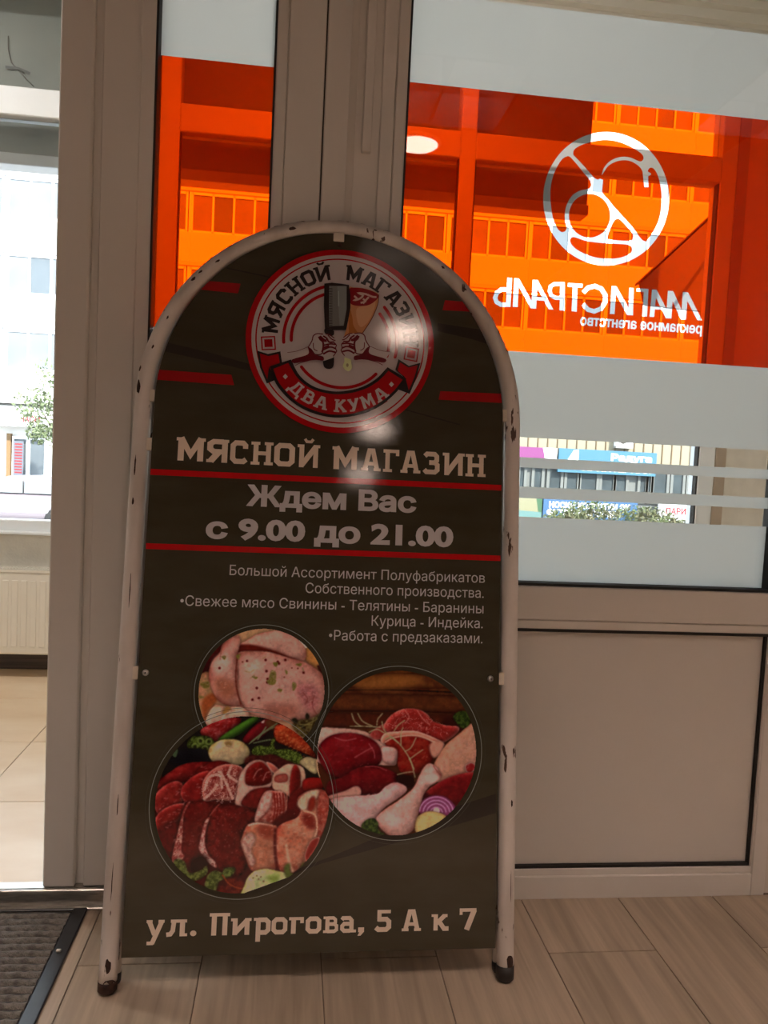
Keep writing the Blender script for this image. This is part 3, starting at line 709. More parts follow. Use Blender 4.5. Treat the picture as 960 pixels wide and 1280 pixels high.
# arch chips on the crown of the frame
b = MB()
for k in range(46):
    t = math.radians(rnd.choice([rnd.uniform(120, 175), rnd.uniform(75, 120), rnd.uniform(20, 75)])); cu, cv = .3295*math.cos(t), .972+.3445*math.sin(t); r0 = 1+rnd.choice([.041, .043, .03, -.038])*1.0
    sz = rnd.uniform(.0012, .0035); fr = rnd.uniform(-.3, .2)
    rad_ = (R_+.0005); ang = fr if r0 < 1 else rnd.uniform(.75, 1.25)
    nx, nz = math.cos(t), math.sin(t); sg = 1 if r0 > 1 else -1
    px_ = cu+nx*rad_*math.sin(ang)*sg; pz_ = cv+nz*rad_*math.sin(ang)*sg; py_ = .010-rad_*math.cos(ang)
    tx, tz = -nz, nx; q = []
    for j in range(7):
        w = 2*math.pi*j/7; e = sz*rnd.uniform(.6, 1.1); dx = math.cos(w)*e*2.2; da = math.sin(w)*e
        q.append(b.bm.verts.new((px_+tx*dx+nx*da*math.cos(ang)*sg, py_+da*math.sin(ang), pz_+tz*dx+nz*da*math.cos(ang)*sg)))
    b.bm.faces.new(q)
o = b.build('chipped_flakes', RUST, sign); o['kind'] = 'stuff'
for sx, v in ((-1, .512), (1, .512), (-1, .985), (1, .985), (-1, .90)):
    MB().box(sx*.3145-.006, sx*.3145+.006, .001, .009, v-.011, v+.011, .001).build('panel_tab', TAPE, sign)
MB().box(-.011, .009, -.0008, .006, 1.288, 1.306, .001).build('top_clip', TAPE, sign)
for u, v in ((-.2967, .513), (.2933, .512)):
    q = MB().lathe([(.0055, 0), (.0055, -.001), (.0042, -.0035), (.001, -.0042)], (0, 0, 0), axis='Y', n=18).build('bolt', STEEL, sign); q.location = (u, -.001, v)
    MB().lathe([(.0016, -.0042), (.0015, -.0050)], (u, -.001, v), axis='Y', n=8).build('bolt_socket', GASKET, q).location = (-u, .001, -v)
MB().lathe([(.0035, 0), (.003, -.002)], (0.002, -.0005, 1.282), axis='Y', n=12).build('bolt', RUST, sign)

a_, b_, ct = .309, .331, .972
outl = [(-a_, .060), (a_, .060)]+[(a_*math.cos(math.pi*k/60), ct+b_*math.sin(math.pi*k/60)) for k in range(61)]
pan = MB().prism(outl, 0, .004).build('printed_panel', PANEL, sign)
def inside_panel(Q):
    return (np.abs(Q[:, 0]) < a_) & ((Q[:, 1] < ct) | ((Q[:, 0]/a_)**2+((Q[:, 1]-ct)/b_)**2 < 1)) & (Q[:, 1] > .06)
LY = [-.0002]
def layer(d=.00012): LY[0] -= d; return LY[0]
PINK = INK(162, 119, 98); WHT = INK(135, 108, 99); RED = INK(112, 4, 6); BLK = INK(26, 15, 13)
def shape(name, polys, m, par=None, raw=False):
    A, F = union([ccw(p) for p in polys]); o = flat(name, A, F, m, par or pan, layer()); return o
def px(pts): return np.array([S(*p) for p in pts])
# darker diagonal streaks of the ground
dk = layer()
for q in ([(200, 426), (260, 440), (315, 456), (315, 464), (200, 438)], [(547, 404), (600, 412), (626, 424), (628, 436), (590, 424), (547, 414)],
          [(620, 992), (620, 1016), (500, 1052), (400, 1080), (355, 1097), (352, 1094), (420, 1068), (540, 1018)], [(283, 334), (338, 346), (338, 347.5), (283, 336)], [(505, 511), (575, 530), (575, 532), (505, 512.5)]):
    P = ccw(px(q)); fr = ccw(np.array(outl)*[.999, 1])
    A, F = planar([P, fr], lambda Q: (wind([P], Q) != 0) & (wind([fr], Q) != 0)); flat('ground_streak', A, F, INK(31, 20, 15), pan, dk)
for q in ([(188.6, 585), (631, 607.5), (631, 615), (188.6, 592)], [(181, 679), (628.7, 694.5), (628.7, 701), (181, 686.7)]):
    P = px(q); v1, v0 = (P[0, 1]+P[1, 1])/2, (P[2, 1]+P[3, 1])/2
    shape('red_rule', [[(-.3085, v0), (.3085, v0), (.3085, v1), (-.3085, v1)]], INK(128, 8, 8))
for q in ([(244, 350), (301, 354.8), (297.5, 367), (236, 360.6)], [(192, 461.8), (289.3, 468.6), (292.8, 481.7), (190, 474.4)], [(550.2, 489), (637, 492.8), (637, 504.4), (548.2, 499.8)], [(556, 375.5), (605, 379), (613, 391), (553, 388)]):
    P = ccw(px(q)); fr = ccw(np.array(outl)*[.999, 1])
    A, F = planar([P, fr], lambda Q: (wind([P], Q) != 0) & (wind([fr], Q) != 0)); flat('red_dash', A, F, INK(108, 8, 8), pan, layer())

def glyph_at(ch, xa, xb, v, h):
    w, P = slab(ch); return put(P, lambda p: (xa+p[0]/w*(xb-xa), v+p[1]*h))
def ux(x, y): return S(x, y)[0]
s3, s4 = .22917, .23958
polys = []
for ch, a, b2 in (('М', 88, 247), ('Я', 255, 375), ('С', 385, 480), ('Н', 497, 618), ('О', 625, 735), ('Й', 750, 873)):
    polys += glyph_at(ch, ux(200+s3*a, 565), ux(200+s3*b2, 565), .8733-.0042*(a-88)/1650, .0405)
for ch, a, b2 in (('М', 20, 158), ('А', 172, 275), ('Г', 285, 372), ('А', 378, 482), ('З', 497, 580), ('И', 597, 712), ('Н', 717, 822)):
    polys += glyph_at(ch, ux(410+s4*a, 582), ux(410+s4*b2, 582), .8712-.0020*a/820, .0405)
shape('heading_lettering', polys, PINK)
polys = []
for ch, a, b2 in (('у', 183, 205.5), ('л', 207.5, 235), ('.', 238, 246), ('П', 261.5, 287), ('и', 288.5, 314), ('р', 317, 338), ('о', 339.5, 359), ('г', 361, 380), ('о', 382, 401.3), ('в', 404, 423), ('а', 425, 445), (',', 447, 455),
                  ('5', 469, 489), ('А', 502, 526), ('к', 539, 561), ('7', 574, 595)):
    polys += glyph_at(ch, ux(a, 1160), ux(b2, 1160), .0915, .0350)
shape('address_lettering', polys, PINK)
for nm, t, u0, u1, v, cap, bold in (('hours_lettering', 'Ждем Вас', -.1445, .1538, .7993, .0380, .040), ('hours_lettering', 'с 9.00 до 21.00', -.2104, .2216, .7407, .0385, .043),
                    ('small_lettering', 'Большой Ассортимент Полуфабрикатов', -.1667, .2802, .6797, .0175, .0), ('small_lettering', 'Собственного производства.', -.0364, .2785, .6530, .0175, .0),
                    ('small_lettering', '•Свежее мясо Свинины - Телятины - Баранины', -.2464, .2785, .6256, .0175, .0), ('small_lettering', 'Курица - Индейка.', .0801, .2776, .5997, .0175, .0),
                    ('small_lettering', '•Работа с предзаказами.', .0069, .2775, .5732, .0175, .0)):
    text_line(nm, t, u0, u1, v, cap, WHT if bold else INK(140, 113, 102), pan, layer(), bold)

# round emblem
EC = (.0095, 1.1040); ER = .1685
def E(pts): return np.array([S(290+.28125*x, 290+.28125*y) for x, y in pts])
def ring(r0, r1, m, a0=None, a1=None, name='emblem_ring'):
    if a0 is None:
        o = ribbon(circ(*EC, (r0+r1)/2*ER, 96), (r1-r0)*ER, True)
    else:
        t = np.radians(np.linspace(a0, a1, max(6, int(abs(a1-a0)/4)))); c = np.c_[EC[0]+np.cos(t)*(r0+r1)/2*ER, EC[1]+np.sin(t)*(r0+r1)/2*ER]
        o = ribbon(c, (r1-r0)*ER)+[circ(*c[0], (r1-r0)*ER/2, 12), circ(*c[-1], (r1-r0)*ER/2, 12)]
    return shape(name, o, m)
MT = INK(132, 102, 93)
shape('emblem_disc', [circ(*EC, ER, 96)], INK(118, 3, 5))
shape('emblem_disc', [circ(*EC, .94*ER, 96)], MT)
ring(.885, .900, RED)
def ang(p):
    u, v = E([p])[0]; return math.degrees(math.atan2(v-EC[1], u-EC[0])), math.hypot(u-EC[0], v-EC[1])/ER
def arc_text(items, r, h, wdt, m, inward=False, name='emblem_lettering'):
    polys = []
    for ch, p in items:
        a, _ = ang(p); a = math.radians(a); w, P = slab(ch); k = wdt*w
        def f(q, a=a, w=w, k=k):
            x = (q[0]/w-.5)*k*ER; y = (q[1]-.5)*h*ER
            if not inward: rr = r*ER+y; t = a-x/(r*ER)
            else: rr = r*ER-y; t = a+x/(r*ER)
            return (EC[0]+rr*math.cos(t), EC[1]+rr*math.sin(t))
        polys += put(P, f)
    shape(name, polys, m)
arc_text([('М', (178, 417)), ('Я', (207, 352)), ('С', (244, 298)), ('Н', (290, 255)), ('О', (347, 222)), ('Й', (408, 200)), ('М', (540, 200)), ('А', (607, 228)), ('Г', (655, 260)), ('А', (702, 308)), ('З', (738, 352)), ('И', (762, 410)), ('Н', (780, 478))], .752, .168, .178, BLK)
for p in ((163, 496), (787, 543)):
    a, r = ang(p); a = math.radians(a); c = np.array([EC[0]+.765*ER*math.cos(a), EC[1]+.765*ER*math.sin(a)])
    e1 = np.array([math.cos(a), math.sin(a)]); e2 = np.array([-e1[1], e1[0]])
    sq = lambda s: [c+e1*x*s*ER+e2*y*s*ER for x, y in ((-1, -1), (1, -1), (1, 1), (-1, 1))]
    shape('emblem_square', ribbon(sq(.068), .014*ER, True), RED); shape('emblem_square', [sq(.042)], RED)
for r0, a0, a1 in ((.605, 109, 186), (.525, 109, 184), (.60, 41, -14), (.515, 38, -16), (.515, 218, 318)):
    ring(r0-.017, r0+.017, RED, a0, a1, 'emblem_arc')
ring(.800, .815, RED, 222, 309, 'emblem_arc')
# ribbon banner
for t in ([(112, 530), (160, 545), (215, 533), (224, 592), (182, 606), (193, 660), (155, 676), (125, 605)], [(738, 568), (785, 598), (836, 584), (818, 650), (788, 722), (735, 702), (765, 650), (725, 615)]):
    shape('emblem_banner', [E(t)], BLK)
    c = np.mean(t, 0); shape('emblem_banner', [E([c+(np.array(q)-c)*.80 for q in t])], RED)
for t in ([(165, 600), (193, 660), (155, 676)], [(770, 655), (788, 722), (735, 702)]): shape('emblem_banner', [E(t)], BLK)
out_ = [(168, 600), (196, 678), (258, 750), (340, 800), (440, 826), (540, 820), (640, 786), (722, 722), (774, 655)]
inn_ = [(690, 604), (640, 655), (580, 690), (510, 708), (440, 710), (360, 688), (300, 640), (262, 570)]
def openS(P, n=6):
    P = np.asarray(P, float); Q = np.vstack([2*P[0]-P[1], P, 2*P[-1]-P[-2]]); out = []
    for i in range(1, len(Q)-2):
        for k in range(n):
            t = k/n; p0, p1, p2, p3 = Q[i-1:i+3]; out.append(.5*((2*p1)+(-p0+p2)*t+(2*p0-5*p1+4*p2-p3)*t*t+(-p0+3*p1-3*p2+p3)*t**3))
    return np.vstack([out, P[-1]])
shape('emblem_banner', [E(np.vstack([openS(out_), openS(inn_)]))], BLK)
o2 = [(183, 612), (210, 674), (268, 740), (345, 788), (440, 813), (538, 808), (634, 775), (712, 714), (757, 660)]
i2 = [(694, 620), (646, 668), (585, 702), (512, 721), (438, 722), (354, 700), (290, 650), (250, 585)]
shape('emblem_banner', [E(np.vstack([openS(o2), openS(i2)]))], RED)
arc_text([('Д', (272, 714)), ('В', (331, 752)), ('А', (393, 775)), ('К', (480, 785)), ('У', (542, 778)), ('М', (604, 760)), ('А', (663, 730))], .712, .135, .145, MT, True)
for c in ((237, 646), (707, 680)): shape('emblem_square', [E([(c[0]-11, c[1]), (c[0], c[1]-12), (c[0]+11, c[1]), (c[0], c[1]+12)])], MT)
# cleaver and ham held in two fists   (crop at 360,340 scale .14583)
def H(pts): return np.array([S(360+.14583*x, 340+.14583*y) for x, y in pts])
DR = INK(70, 10, 14)
shape('emblem_ham', [H(smooth([(522, 150), (560, 142), (650, 150), (740, 178), (775, 205), (768, 280), (720, 400), (650, 510), (610, 565), (560, 568), (520, 545), (480, 560), (505, 470), (525, 330)], 4))], INK(140, 78, 46))
shape('emblem_ham', [H(smooth([(590, 320), (700, 290), (745, 250), (735, 330), (680, 440), (620, 480), (590, 420)], 4))], INK(150, 92, 62))
shape('emblem_ham', [H(smooth([(525, 330), (550, 400), (560, 470), (610, 555), (560, 560), (520, 540)], 4))], INK(122, 58, 24))
shape('emblem_ham', [H(smooth([(522, 155), (570, 145), (650, 152), (735, 182), (775, 215), (740, 262), (680, 295), (600, 300), (540, 285), (522, 240)], 4))], INK(92, 8, 12))
for rp in ([(565, 215), (590, 240), (565, 252), (610, 240), (640, 210), (600, 190), (665, 200), (720, 222), (755, 225)], [(690, 225), (665, 250), (640, 280)], [(620, 275), (660, 262), (640, 240)]):
    shape('emblem_ham', [H(q) for q in ribbon(openS(rp, 3), 16)], INK(140, 95, 82))
shape('emblem_ham', [H(q) for q in ribbon(openS([(775, 205), (765, 290), (715, 410), (645, 520), (610, 565)], 4), 7)], INK(70, 28, 16))
shape('emblem_cleaver', [H([(310, 110), (375, 103), (460, 112), (520, 122), (533, 210), (533, 320), (512, 430), (495, 505), (395, 508), (315, 500), (306, 300)])], BLK)
shape('emblem_cleaver', [H([(352, 130), (508, 132), (515, 215), (508, 330), (480, 470), (352, 475), (350, 300)])], INK(88, 76, 68))
shape('emblem_cleaver', [H([(360, 130), (420, 130), (440, 470), (360, 474)])], INK(78, 64, 57))
shape('emblem_cleaver', [H([(352, y), (380, y+3), (380, y+7), (352, y+6)]) for y in range(150, 470, 13)], BLK)
shape('emblem_cleaver', [H([(500, 132), (512, 132), (520, 215), (512, 330), (484, 474), (474, 474), (500, 330)])], BLK)
shape('emblem_cleaver', [H([(428, 175), (434, 175), (438, 310), (428, 300)])], INK(110, 98, 88))
shape('emblem_cleaver', [H(smooth([(312, 500), (345, 508), (388, 510), (390, 550), (350, 560), (315, 535)], 3))], BLK)
shape('emblem_cleaver', [H(smooth([(305, 725), (385, 725), (390, 800), (370, 835), (330, 838), (303, 810)], 4))], BLK)
shape('emblem_ham', [H(smooth([(485, 740), (535, 735), (540, 790), (545, 830), (520, 858), (490, 850), (468, 815), (480, 780)], 4))], INK(150, 128, 88))
shape('emblem_ham', [H(circ(506, 808, 11, 10, 16))], INK(110, 88, 60))
for mir in (0, 1):
    f = (lambda P: H([((868-x) if mir else x, y) for x, y in P]))
    if mir: f = lambda P: H([(866-x, y-2) for x, y in P])
    shape('emblem_fist', [f([(-5, 703), (165, 655), (215, 560), (250, 538), (330, 545), (395, 575), (412, 630), (412, 690), (385, 745), (300, 775), (170, 770), (45, 790), (60, 815), (30, 755)])], MT)
    shape('emblem_fist', [f(smooth([(170, 655), (200, 670), (240, 720), (300, 735), (300, 770), (240, 765), (150, 775), (50, 792), (35, 760), (150, 725), (178, 700)], 3))], DR)
    for rp, w in (([(170, 660), (205, 600), (215, 560), (250, 540), (300, 545)], 9), ([(262, 565), (275, 590), (298, 612), (300, 660), (290, 700)], 16), ([(300, 560), (330, 580), (350, 612), (395, 612)], 14),
                  ([(300, 640), (360, 628), (405, 632)], 13), ([(300, 680), (360, 655), (410, 670)], 13), ([(300, 715), (350, 690), (405, 700)], 15), ([(180, 670), (215, 715), (270, 720), (300, 700)], 10),
                  ([(215, 620), (220, 670), (250, 690)], 7), ([(340, 555), (375, 590), (405, 600)], 9), ([(385, 610), (412, 640), (402, 668), (415, 690), (385, 735)], 8), ([(320, 545), (350, 550), (395, 580)], 8),
                  ([(-5, 703), (80, 690), (168, 655)], 4), ([(60, 815), (110, 790), (180, 772)], 5), ([(270, 565), (310, 600), (330, 600)], 22), ([(300, 665), (350, 645)], 16), ([(230, 735), (290, 750)], 14)):
        shape('emblem_fist', [f(q) for q in ribbon(openS(rp, 3), w)], DR)

# ---------------------------------------------------------------- food photographs (flat print, painted point by point)
def nz(shape_, sc, seed, octv=4):
    rs = np.random.RandomState(seed); h, w = shape_; out = np.zeros(shape_); amp = 1; tot = 0
    for o in range(octv):
        gh, gw = int(h/sc)+3, int(w/sc)+3; g = rs.rand(gh, gw)
        yy = np.arange(h)/sc; xx = np.arange(w)/sc; iy = yy.astype(int); ix = xx.astype(int); fy = yy-iy; fx = xx-ix
        fy = fy*fy*(3-2*fy); fx = fx*fx*(3-2*fx)
        a = g[iy][:, ix]*(1-fx)+g[iy][:, ix+1]*fx; b = g[iy+1][:, ix]*(1-fx)+g[iy+1][:, ix+1]*fx
        out += amp*(a*(1-fy)[:, None]+b*fy[:, None]); tot += amp; amp *= .55; sc = max(1.5, sc/2)
    return out/tot
def blur(a, r):
    r = int(round(r))
    if r < 1: return a
    for ax in (0, 1):
        for _ in range(2):
            p = np.concatenate([np.repeat(a.take([0], ax), r+1, ax), a, np.repeat(a.take([-1], ax), r, ax)], ax)
            c = np.cumsum(p, ax); n = a.shape[ax]; s = 2*r+1
            a = (c.take(range(s, s+n), ax)-c.take(range(0, n), ax))/s
    return a
class Canvas:
    SS = 2.0                                # samples per photo pixel
    def __init__(s, x0, y0, x1, y1, f):     # f maps traced crop coordinates to photo pixels
        s.x0, s.y0, s.f = x0, y0, f; s.w = int((x1-x0)*s.SS)+1; s.h = int((y1-y0)*s.SS)+1
        s.im = np.zeros((s.h, s.w, 3)); s.seed = 1
    def T(s, pts):
        P = np.array([s.f(*p) for p in pts], float); return np.c_[(P[:, 0]-s.x0)*s.SS, (P[:, 1]-s.y0)*s.SS]
    def mask(s, P, soft=.7, pad=10):
        X0 = max(0, int(P[:, 0].min())-pad); X1 = min(s.w, int(P[:, 0].max())+pad); Y0 = max(0, int(P[:, 1].min())-pad); Y1 = min(s.h, int(P[:, 1].max())+pad)
        if X1 <= X0 or Y1 <= Y0: return None, None
        yy, xx = np.mgrid[Y0:Y1, X0:X1]; m = np.zeros(yy.shape, bool)
        for (ax, ay), (bx_, by) in zip(P, np.roll(P, -1, 0)):
            if ay == by: continue
            c = ((ay > yy) != (by > yy)) & (xx < (bx_-ax)*(yy-ay)/(by-ay)+ax); m ^= c
        return (slice(Y0, Y1), slice(X0, X1)), blur(m.astype(float), soft)
    def fill(s, pts, col, edge=None, ew=5, tex=None, soft=.8, sm=True, shadow=.55, light=0):
        P = s.T(pts)
        if sm: P = smooth(P, 4)
        sl, m = s.mask(P, soft, pad=int(ew*2)+14)
        if sl is None: return
        c = np.ones(m.shape+(3,))*np.array(col, float); s.seed += 1
        if shadow:
            sh = np.clip(blur(m, 4.5)*1.1, 0, 1)[..., None]*shadow; s.im[sl] = s.im[sl]*(1-sh)+np.array((18, 3, 3.))*sh
        if edge is not None:
            d = np.clip((blur((m > .5).astype(float), ew)-.5)*2, 0, 1)[..., None]; d = d**.8
            c = np.array(edge, float)*(1-d)+c*d
        if tex:                              # (second colour, scale, amount)
            n = np.clip((nz(m.shape, tex[1]*s.SS, s.seed)-.5)*3+.5, 0, 1)[..., None]*tex[2]; c = c*(1-n)+np.array(tex[0], float)*n
        if light:
            g = blur((m > .5).astype(float), ew*1.5); gy, gx = np.gradient(g); c = c*(1+light*np.clip(gx+gy*1.3, -.08, .08)/.08)[..., None]
        f_ = nz(m.shape, 7, s.seed+90)[..., None]; c = c*(.86+.28*f_)
        m = m[..., None]; s.im[sl] = s.im[sl]*(1-m)+c*m
    def line(s, pts, w, col, soft=.6, sm=True):
        P = openS(s.T(pts), 4) if sm and len(pts) > 2 else s.T(pts)
        for q in ribbon(P, w*s.SS):
            sl, m = s.mask(q, soft, 4)
            if sl is None: continue
            m = np.clip(m*1.15, 0, 1)[..., None]; s.im[sl] = s.im[sl]*(1-m)+np.array(col, float)*m
    def dots(s, pts, r, col):
        for p in pts:
            q = s.T([p])[0]; P = circ(q[0], q[1], r*s.SS, 9); sl, m = s.mask(P, .6, 3)
            if sl is None: continue
            m = m[..., None]; s.im[sl] = s.im[sl]*(1-m)+np.array(col, float)*m
    def veins(s, pts, col, amt, sc=5, thr=.58, seed=0):    # fat marbling / fibres inside an outline
        P = smooth(s.T(pts), 4); sl, m = s.mask(P, 1)
        if sl is None: return
        n = nz(m.shape, sc*s.SS, 300+seed, 3); v = np.clip(1-np.abs(n-.5)*22, 0, 1)*(nz(m.shape, 16, 500+seed) > thr-.15)
        k = (m*v*amt)[..., None]; s.im[sl] = s.im[sl]*(1-k)+np.array(col, float)*k
def wet(cv, pts, n, col, seed, l=9):         # small wet glints inside an outline
    P = smooth(cv.T(pts), 4); rs = np.random.RandomState(seed); lo, hi = P.min(0), P.max(0); k = 0
    for _ in range(n*6):
        q = lo+rs.rand(2)*(hi-lo)
        if wind([ccw(P)], q[None])[0] == 0: continue
        a = rs.uniform(-.9, .3); L_ = rs.uniform(.3, 1)*l; d = np.array([math.cos(a), math.sin(a)])*L_
        for rb in ribbon([q-d/2, q+d/2], rs.uniform(.7, 1.5)):
            sl, m = cv.mask(rb, .7, 4)
            if sl is None: continue
            m = np.clip(m*rs.uniform(.35, .9), 0, 1)[..., None]; cv.im[sl] = cv.im[sl]*(1-m)+np.array(col, float)*m
        k += 1
        if k >= n: break
def photo_disc(name, cv, cu, cvv, r, keep=None):
    g = .00068; n = int(2*r/g)+2; us = cu-r+np.arange(n)*g; vs = cvv-r+np.arange(n)*g
    U, V = np.meshgrid(us, vs)
    # project print points back to the photo frame the tracing was made in
    P = BASE+U[..., None]*np.array([1, 0, 0])+V[..., None]*np.array([0, math.sin(TH), math.cos(TH)])-CAM
    c = P@RM.T; X = 480+FPX*c[..., 0]/c[..., 2]; Y = 640-FPX*c[..., 1]/c[..., 2]
    ix = np.clip((X-cv.x0)*cv.SS, 0, cv.w-1.01); iy = np.clip((Y-cv.y0)*cv.SS, 0, cv.h-1.01); x0 = ix.astype(int); y0 = iy.astype(int); fx = (ix-x0)[..., None]; fy = (iy-y0)[..., None]
    im = cv.im; C = (im[y0, x0]*(1-fx)+im[y0, x0+1]*fx)*(1-fy)+(im[y0+1, x0]*(1-fx)+im[y0+1, x0+1]*fx)*fy
    C = np.clip(C, 0, 255)/255; C = np.where(C <= .04045, C/12.92, ((C+.055)/1.055)**2.4)
    wl = np.array([lin(133), lin(108), lin(96)]); C = np.clip(C/wl*.62, 0, .9); g_ = C.mean(-1, keepdims=True); C = np.clip(C*(.98*(g_/.25)**.20), 0, .9)
    d = np.hypot(U-cu, V-cvv); vin = d <= r
    if keep is not None: vin &= keep(X, Y)
    idx = -np.ones(U.shape, int)
    q = vin[:-1, :-1] & vin[1:, :-1] & vin[:-1, 1:] & vin[1:, 1:]
    use = np.zeros(U.shape, bool); use[:-1, :-1] |= q; use[1:, :-1] |= q; use[:-1, 1:] |= q; use[1:, 1:] |= q
    idx[use] = np.arange(use.sum())
    co_ = np.c_[U[use], np.full(use.sum(), layer()), V[use]]
    jj, ii = np.nonzero(q); F = np.c_[idx[jj, ii], idx[jj, ii+1], idx[jj+1, ii+1], idx[jj+1, ii]]
    me = bpy.data.meshes.new(name); me.vertices.add(len(co_)); me.vertices.foreach_set('co', co_.ravel())
    me.loops.add(F.size); me.loops.foreach_set('vertex_index', F.ravel()); me.polygons.add(len(F))
    me.polygons.foreach_set('loop_start', np.arange(0, F.size, 4)); me.update(calc_edges=True)
    at = me.color_attributes.new('ink', 'FLOAT_COLOR', 'POINT'); at.data.foreach_set('color', np.c_[C[use], np.ones(use.sum())].ravel())
    me.materials.append(PHOTO); return link(bpy.data.objects.new(name, me), pan)
RINGC = INK(98, 84, 72); RINGF = INK(47, 36, 27)
def thin_ring(cu, cv_, r, w=.0011, m=None): shape('thin_ring', ribbon(circ(cu, cv_, r, 120), w, True), m or RINGC)

# 1. plucked chicken
c1 = Canvas(240, 775, 415, 960, lambda x, y: (240+.1875*x, 775+.1875*y))
c1.im[:] = (140, 88, 62)
c1.fill([(0, 100), (230, 100), (215, 200), (110, 360), (0, 400)], (72, 10, 10), sm=False, tex=((40, 6, 8), 10, .7))
c1.fill([(300, 60), (480, 40), (640, 60), (560, 110), (400, 130), (320, 150)], (150, 100, 66), edge=(140, 85, 60), ew=8)
c1.fill([(690, 110), (760, 130), (900, 200), (900, 340), (800, 310), (730, 220)], (146, 84, 40), edge=(110, 60, 36), ew=8)
c1.fill([(705, 140), (735, 130), (770, 175), (735, 185)], (190, 160, 135), ew=3)
c1.fill([(830, 300), (960, 270), (960, 420), (870, 380)], (60, 20, 14), sm=False)
c1.fill([(40, 400), (110, 340), (150, 420), (160, 520), (90, 700), (40, 640)], (146, 88, 62), edge=(120, 60, 40), ew=8, tex=((95, 80, 30), 6, .4))
c1.fill([(70, 540), (140, 480), (175, 520), (110, 600), (90, 680)], (128, 52, 22), soft=3, shadow=0)
c1.fill([(370, 130), (440, 90), (560, 68), (640, 85), (700, 120), (760, 200), (740, 270), (640, 250), (560, 215), (430, 200), (320, 210), (300, 170)], (150, 92, 78), edge=(120, 48, 36), ew=10, light=.25, tex=((165, 112, 96), 14, .5))
c1.fill([(310, 165), (400, 160), (520, 190), (620, 230), (700, 262), (600, 250), (500, 215), (380, 205), (300, 215)], (84, 14, 8), soft=2.5, shadow=0)
c1.fill([(310, 215), (420, 205), (520, 210), (640, 245), (760, 280), (850, 340), (900, 420), (890, 560), (800, 640), (640, 665), (500, 650), (380, 610), (330, 540), (305, 430), (300, 300)], (148, 90, 78), edge=(112, 50, 38), ew=16, light=.30, tex=((160, 104, 88), 16, .6))
c1.fill([(340, 250), (420, 240), (470, 290), (440, 340), (360, 360)], (166, 118, 100), soft=7, tex=((150, 92, 78), 6, .6), shadow=0)
c1.fill([(690, 440), (800, 420), (850, 500), (810, 600), (740, 560)], (138, 72, 68), soft=8, tex=((112, 46, 40), 3, .5), shadow=0)
c1.fill([(480, 560), (700, 560), (680, 640), (520, 640)], (128, 66, 52), soft=9, shadow=0)
c1.fill([(215, 150), (300, 100), (325, 130), (310, 210), (300, 260), (312, 340), (305, 440), (325, 530), (345, 575), (250, 565), (180, 530), (130, 440), (115, 350), (140, 270), (190, 210)], (150, 90, 78), edge=(116, 48, 36), ew=13, light=.35, tex=((162, 108, 92), 14, .5))
c1.fill([(150, 270), (200, 230), (260, 250), (230, 330), (160, 340)], (166, 114, 98), soft=6, shadow=0)
c1.fill([(160, 380), (270, 400), (290, 500), (220, 520), (160, 450)], (132, 66, 46), soft=8, shadow=0)
c1.line([(310, 220), (296, 330), (300, 450), (330, 560)], 1.1, (84, 22, 14), soft=1)
c1.line([(190, 260), (215, 150), (300, 100)], .7, (110, 56, 44))
c1.fill([(110, 620), (160, 560), (230, 570), (340, 575), (385, 620), (370, 670), (250, 680), (130, 700), (95, 690)], (156, 108, 88), edge=(130, 76, 58), ew=7, light=.2, tex=((170, 128, 106), 8, .5))
c1.fill([(205, 610), (235, 568), (262, 585), (235, 620)], (130, 78, 36), soft=1.5)
c1.line([(200, 680), (215, 630), (260, 600)], .8, (176, 140, 120)); c1.line([(260, 600), (330, 590), (380, 620)], .6, (126, 72, 56))
c1.dots([(370, 268), (492, 262), (498, 336), (505, 388), (503, 410), (557, 290), (572, 275), (580, 285), (622, 262), (405, 525), (448, 514), (743, 346), (434, 448), (188, 316)], 1.7, (78, 6, 6))
c1.dots([(665, 316), (340, 275), (705, 318), (615, 376), (432, 446)], 1.0, (90, 20, 14))
for p in ([(535, 330), (560, 345), (555, 400), (520, 410), (515, 370)], [(670, 410), (695, 420), (690, 450), (672, 465)], [(400, 370), (440, 375), (425, 390)], [(570, 455), (600, 455), (595, 475), (575, 470)], [(620, 330), (640, 340), (630, 360)],
          [(200, 240), (230, 235), (222, 262)], [(295, 235), (325, 222), (315, 260)], [(540, 280), (575, 280), (560, 310)], [(690, 290), (730, 285), (720, 305)], [(60, 415), (120, 405), (115, 445), (75, 445)], [(50, 500), (85, 505), (60, 520)], [(500, 395), (560, 395), (550, 425), (515, 425)]):
    c1.fill(p, (92, 72, 24), soft=1.4, tex=((120, 84, 56), 2, .6), shadow=0)
for p in ([(350, 335), (390, 345), (420, 325)], [(390, 385), (420, 360)], [(470, 255), (495, 240)], [(735, 310), (745, 340)]): c1.line(p, .6, (100, 80, 40), sm=False)
for p in ([(740, 480), (770, 520), (750, 560)], [(800, 520), (805, 580), (830, 620)], [(820, 480), (800, 540)]): c1.line(p, .7, (106, 34, 30))
c1.fill([(670, 690), (720, 660), (800, 650), (860, 620), (850, 760), (760, 780), (700, 740)], (52, 32, 14), soft=2, tex=((92, 74, 34), 3, .7))
for p in ([(665, 660), (685, 645), (705, 665), (690, 680)], [(755, 640), (765, 612), (782, 635), (770, 655)], [(720, 700), (745, 690), (750, 715)]): c1.fill(p, (32, 24, 14))
for p in ([(700, 720), (760, 690), (840, 650)], [(720, 690), (800, 690)], [(780, 740), (800, 680), (810, 640)]): c1.line(p, .8, (104, 84, 40))
def chick_keep(X, Y): return np.hypot((X-303), (Y-1004)*.985) > 113.5
wet(c1, [(340, 240), (760, 320), (820, 560), (420, 600)], 50, (172, 124, 110), 31); wet(c1, [(150, 280), (260, 260), (270, 520), (170, 460)], 22, (174, 124, 110), 32)
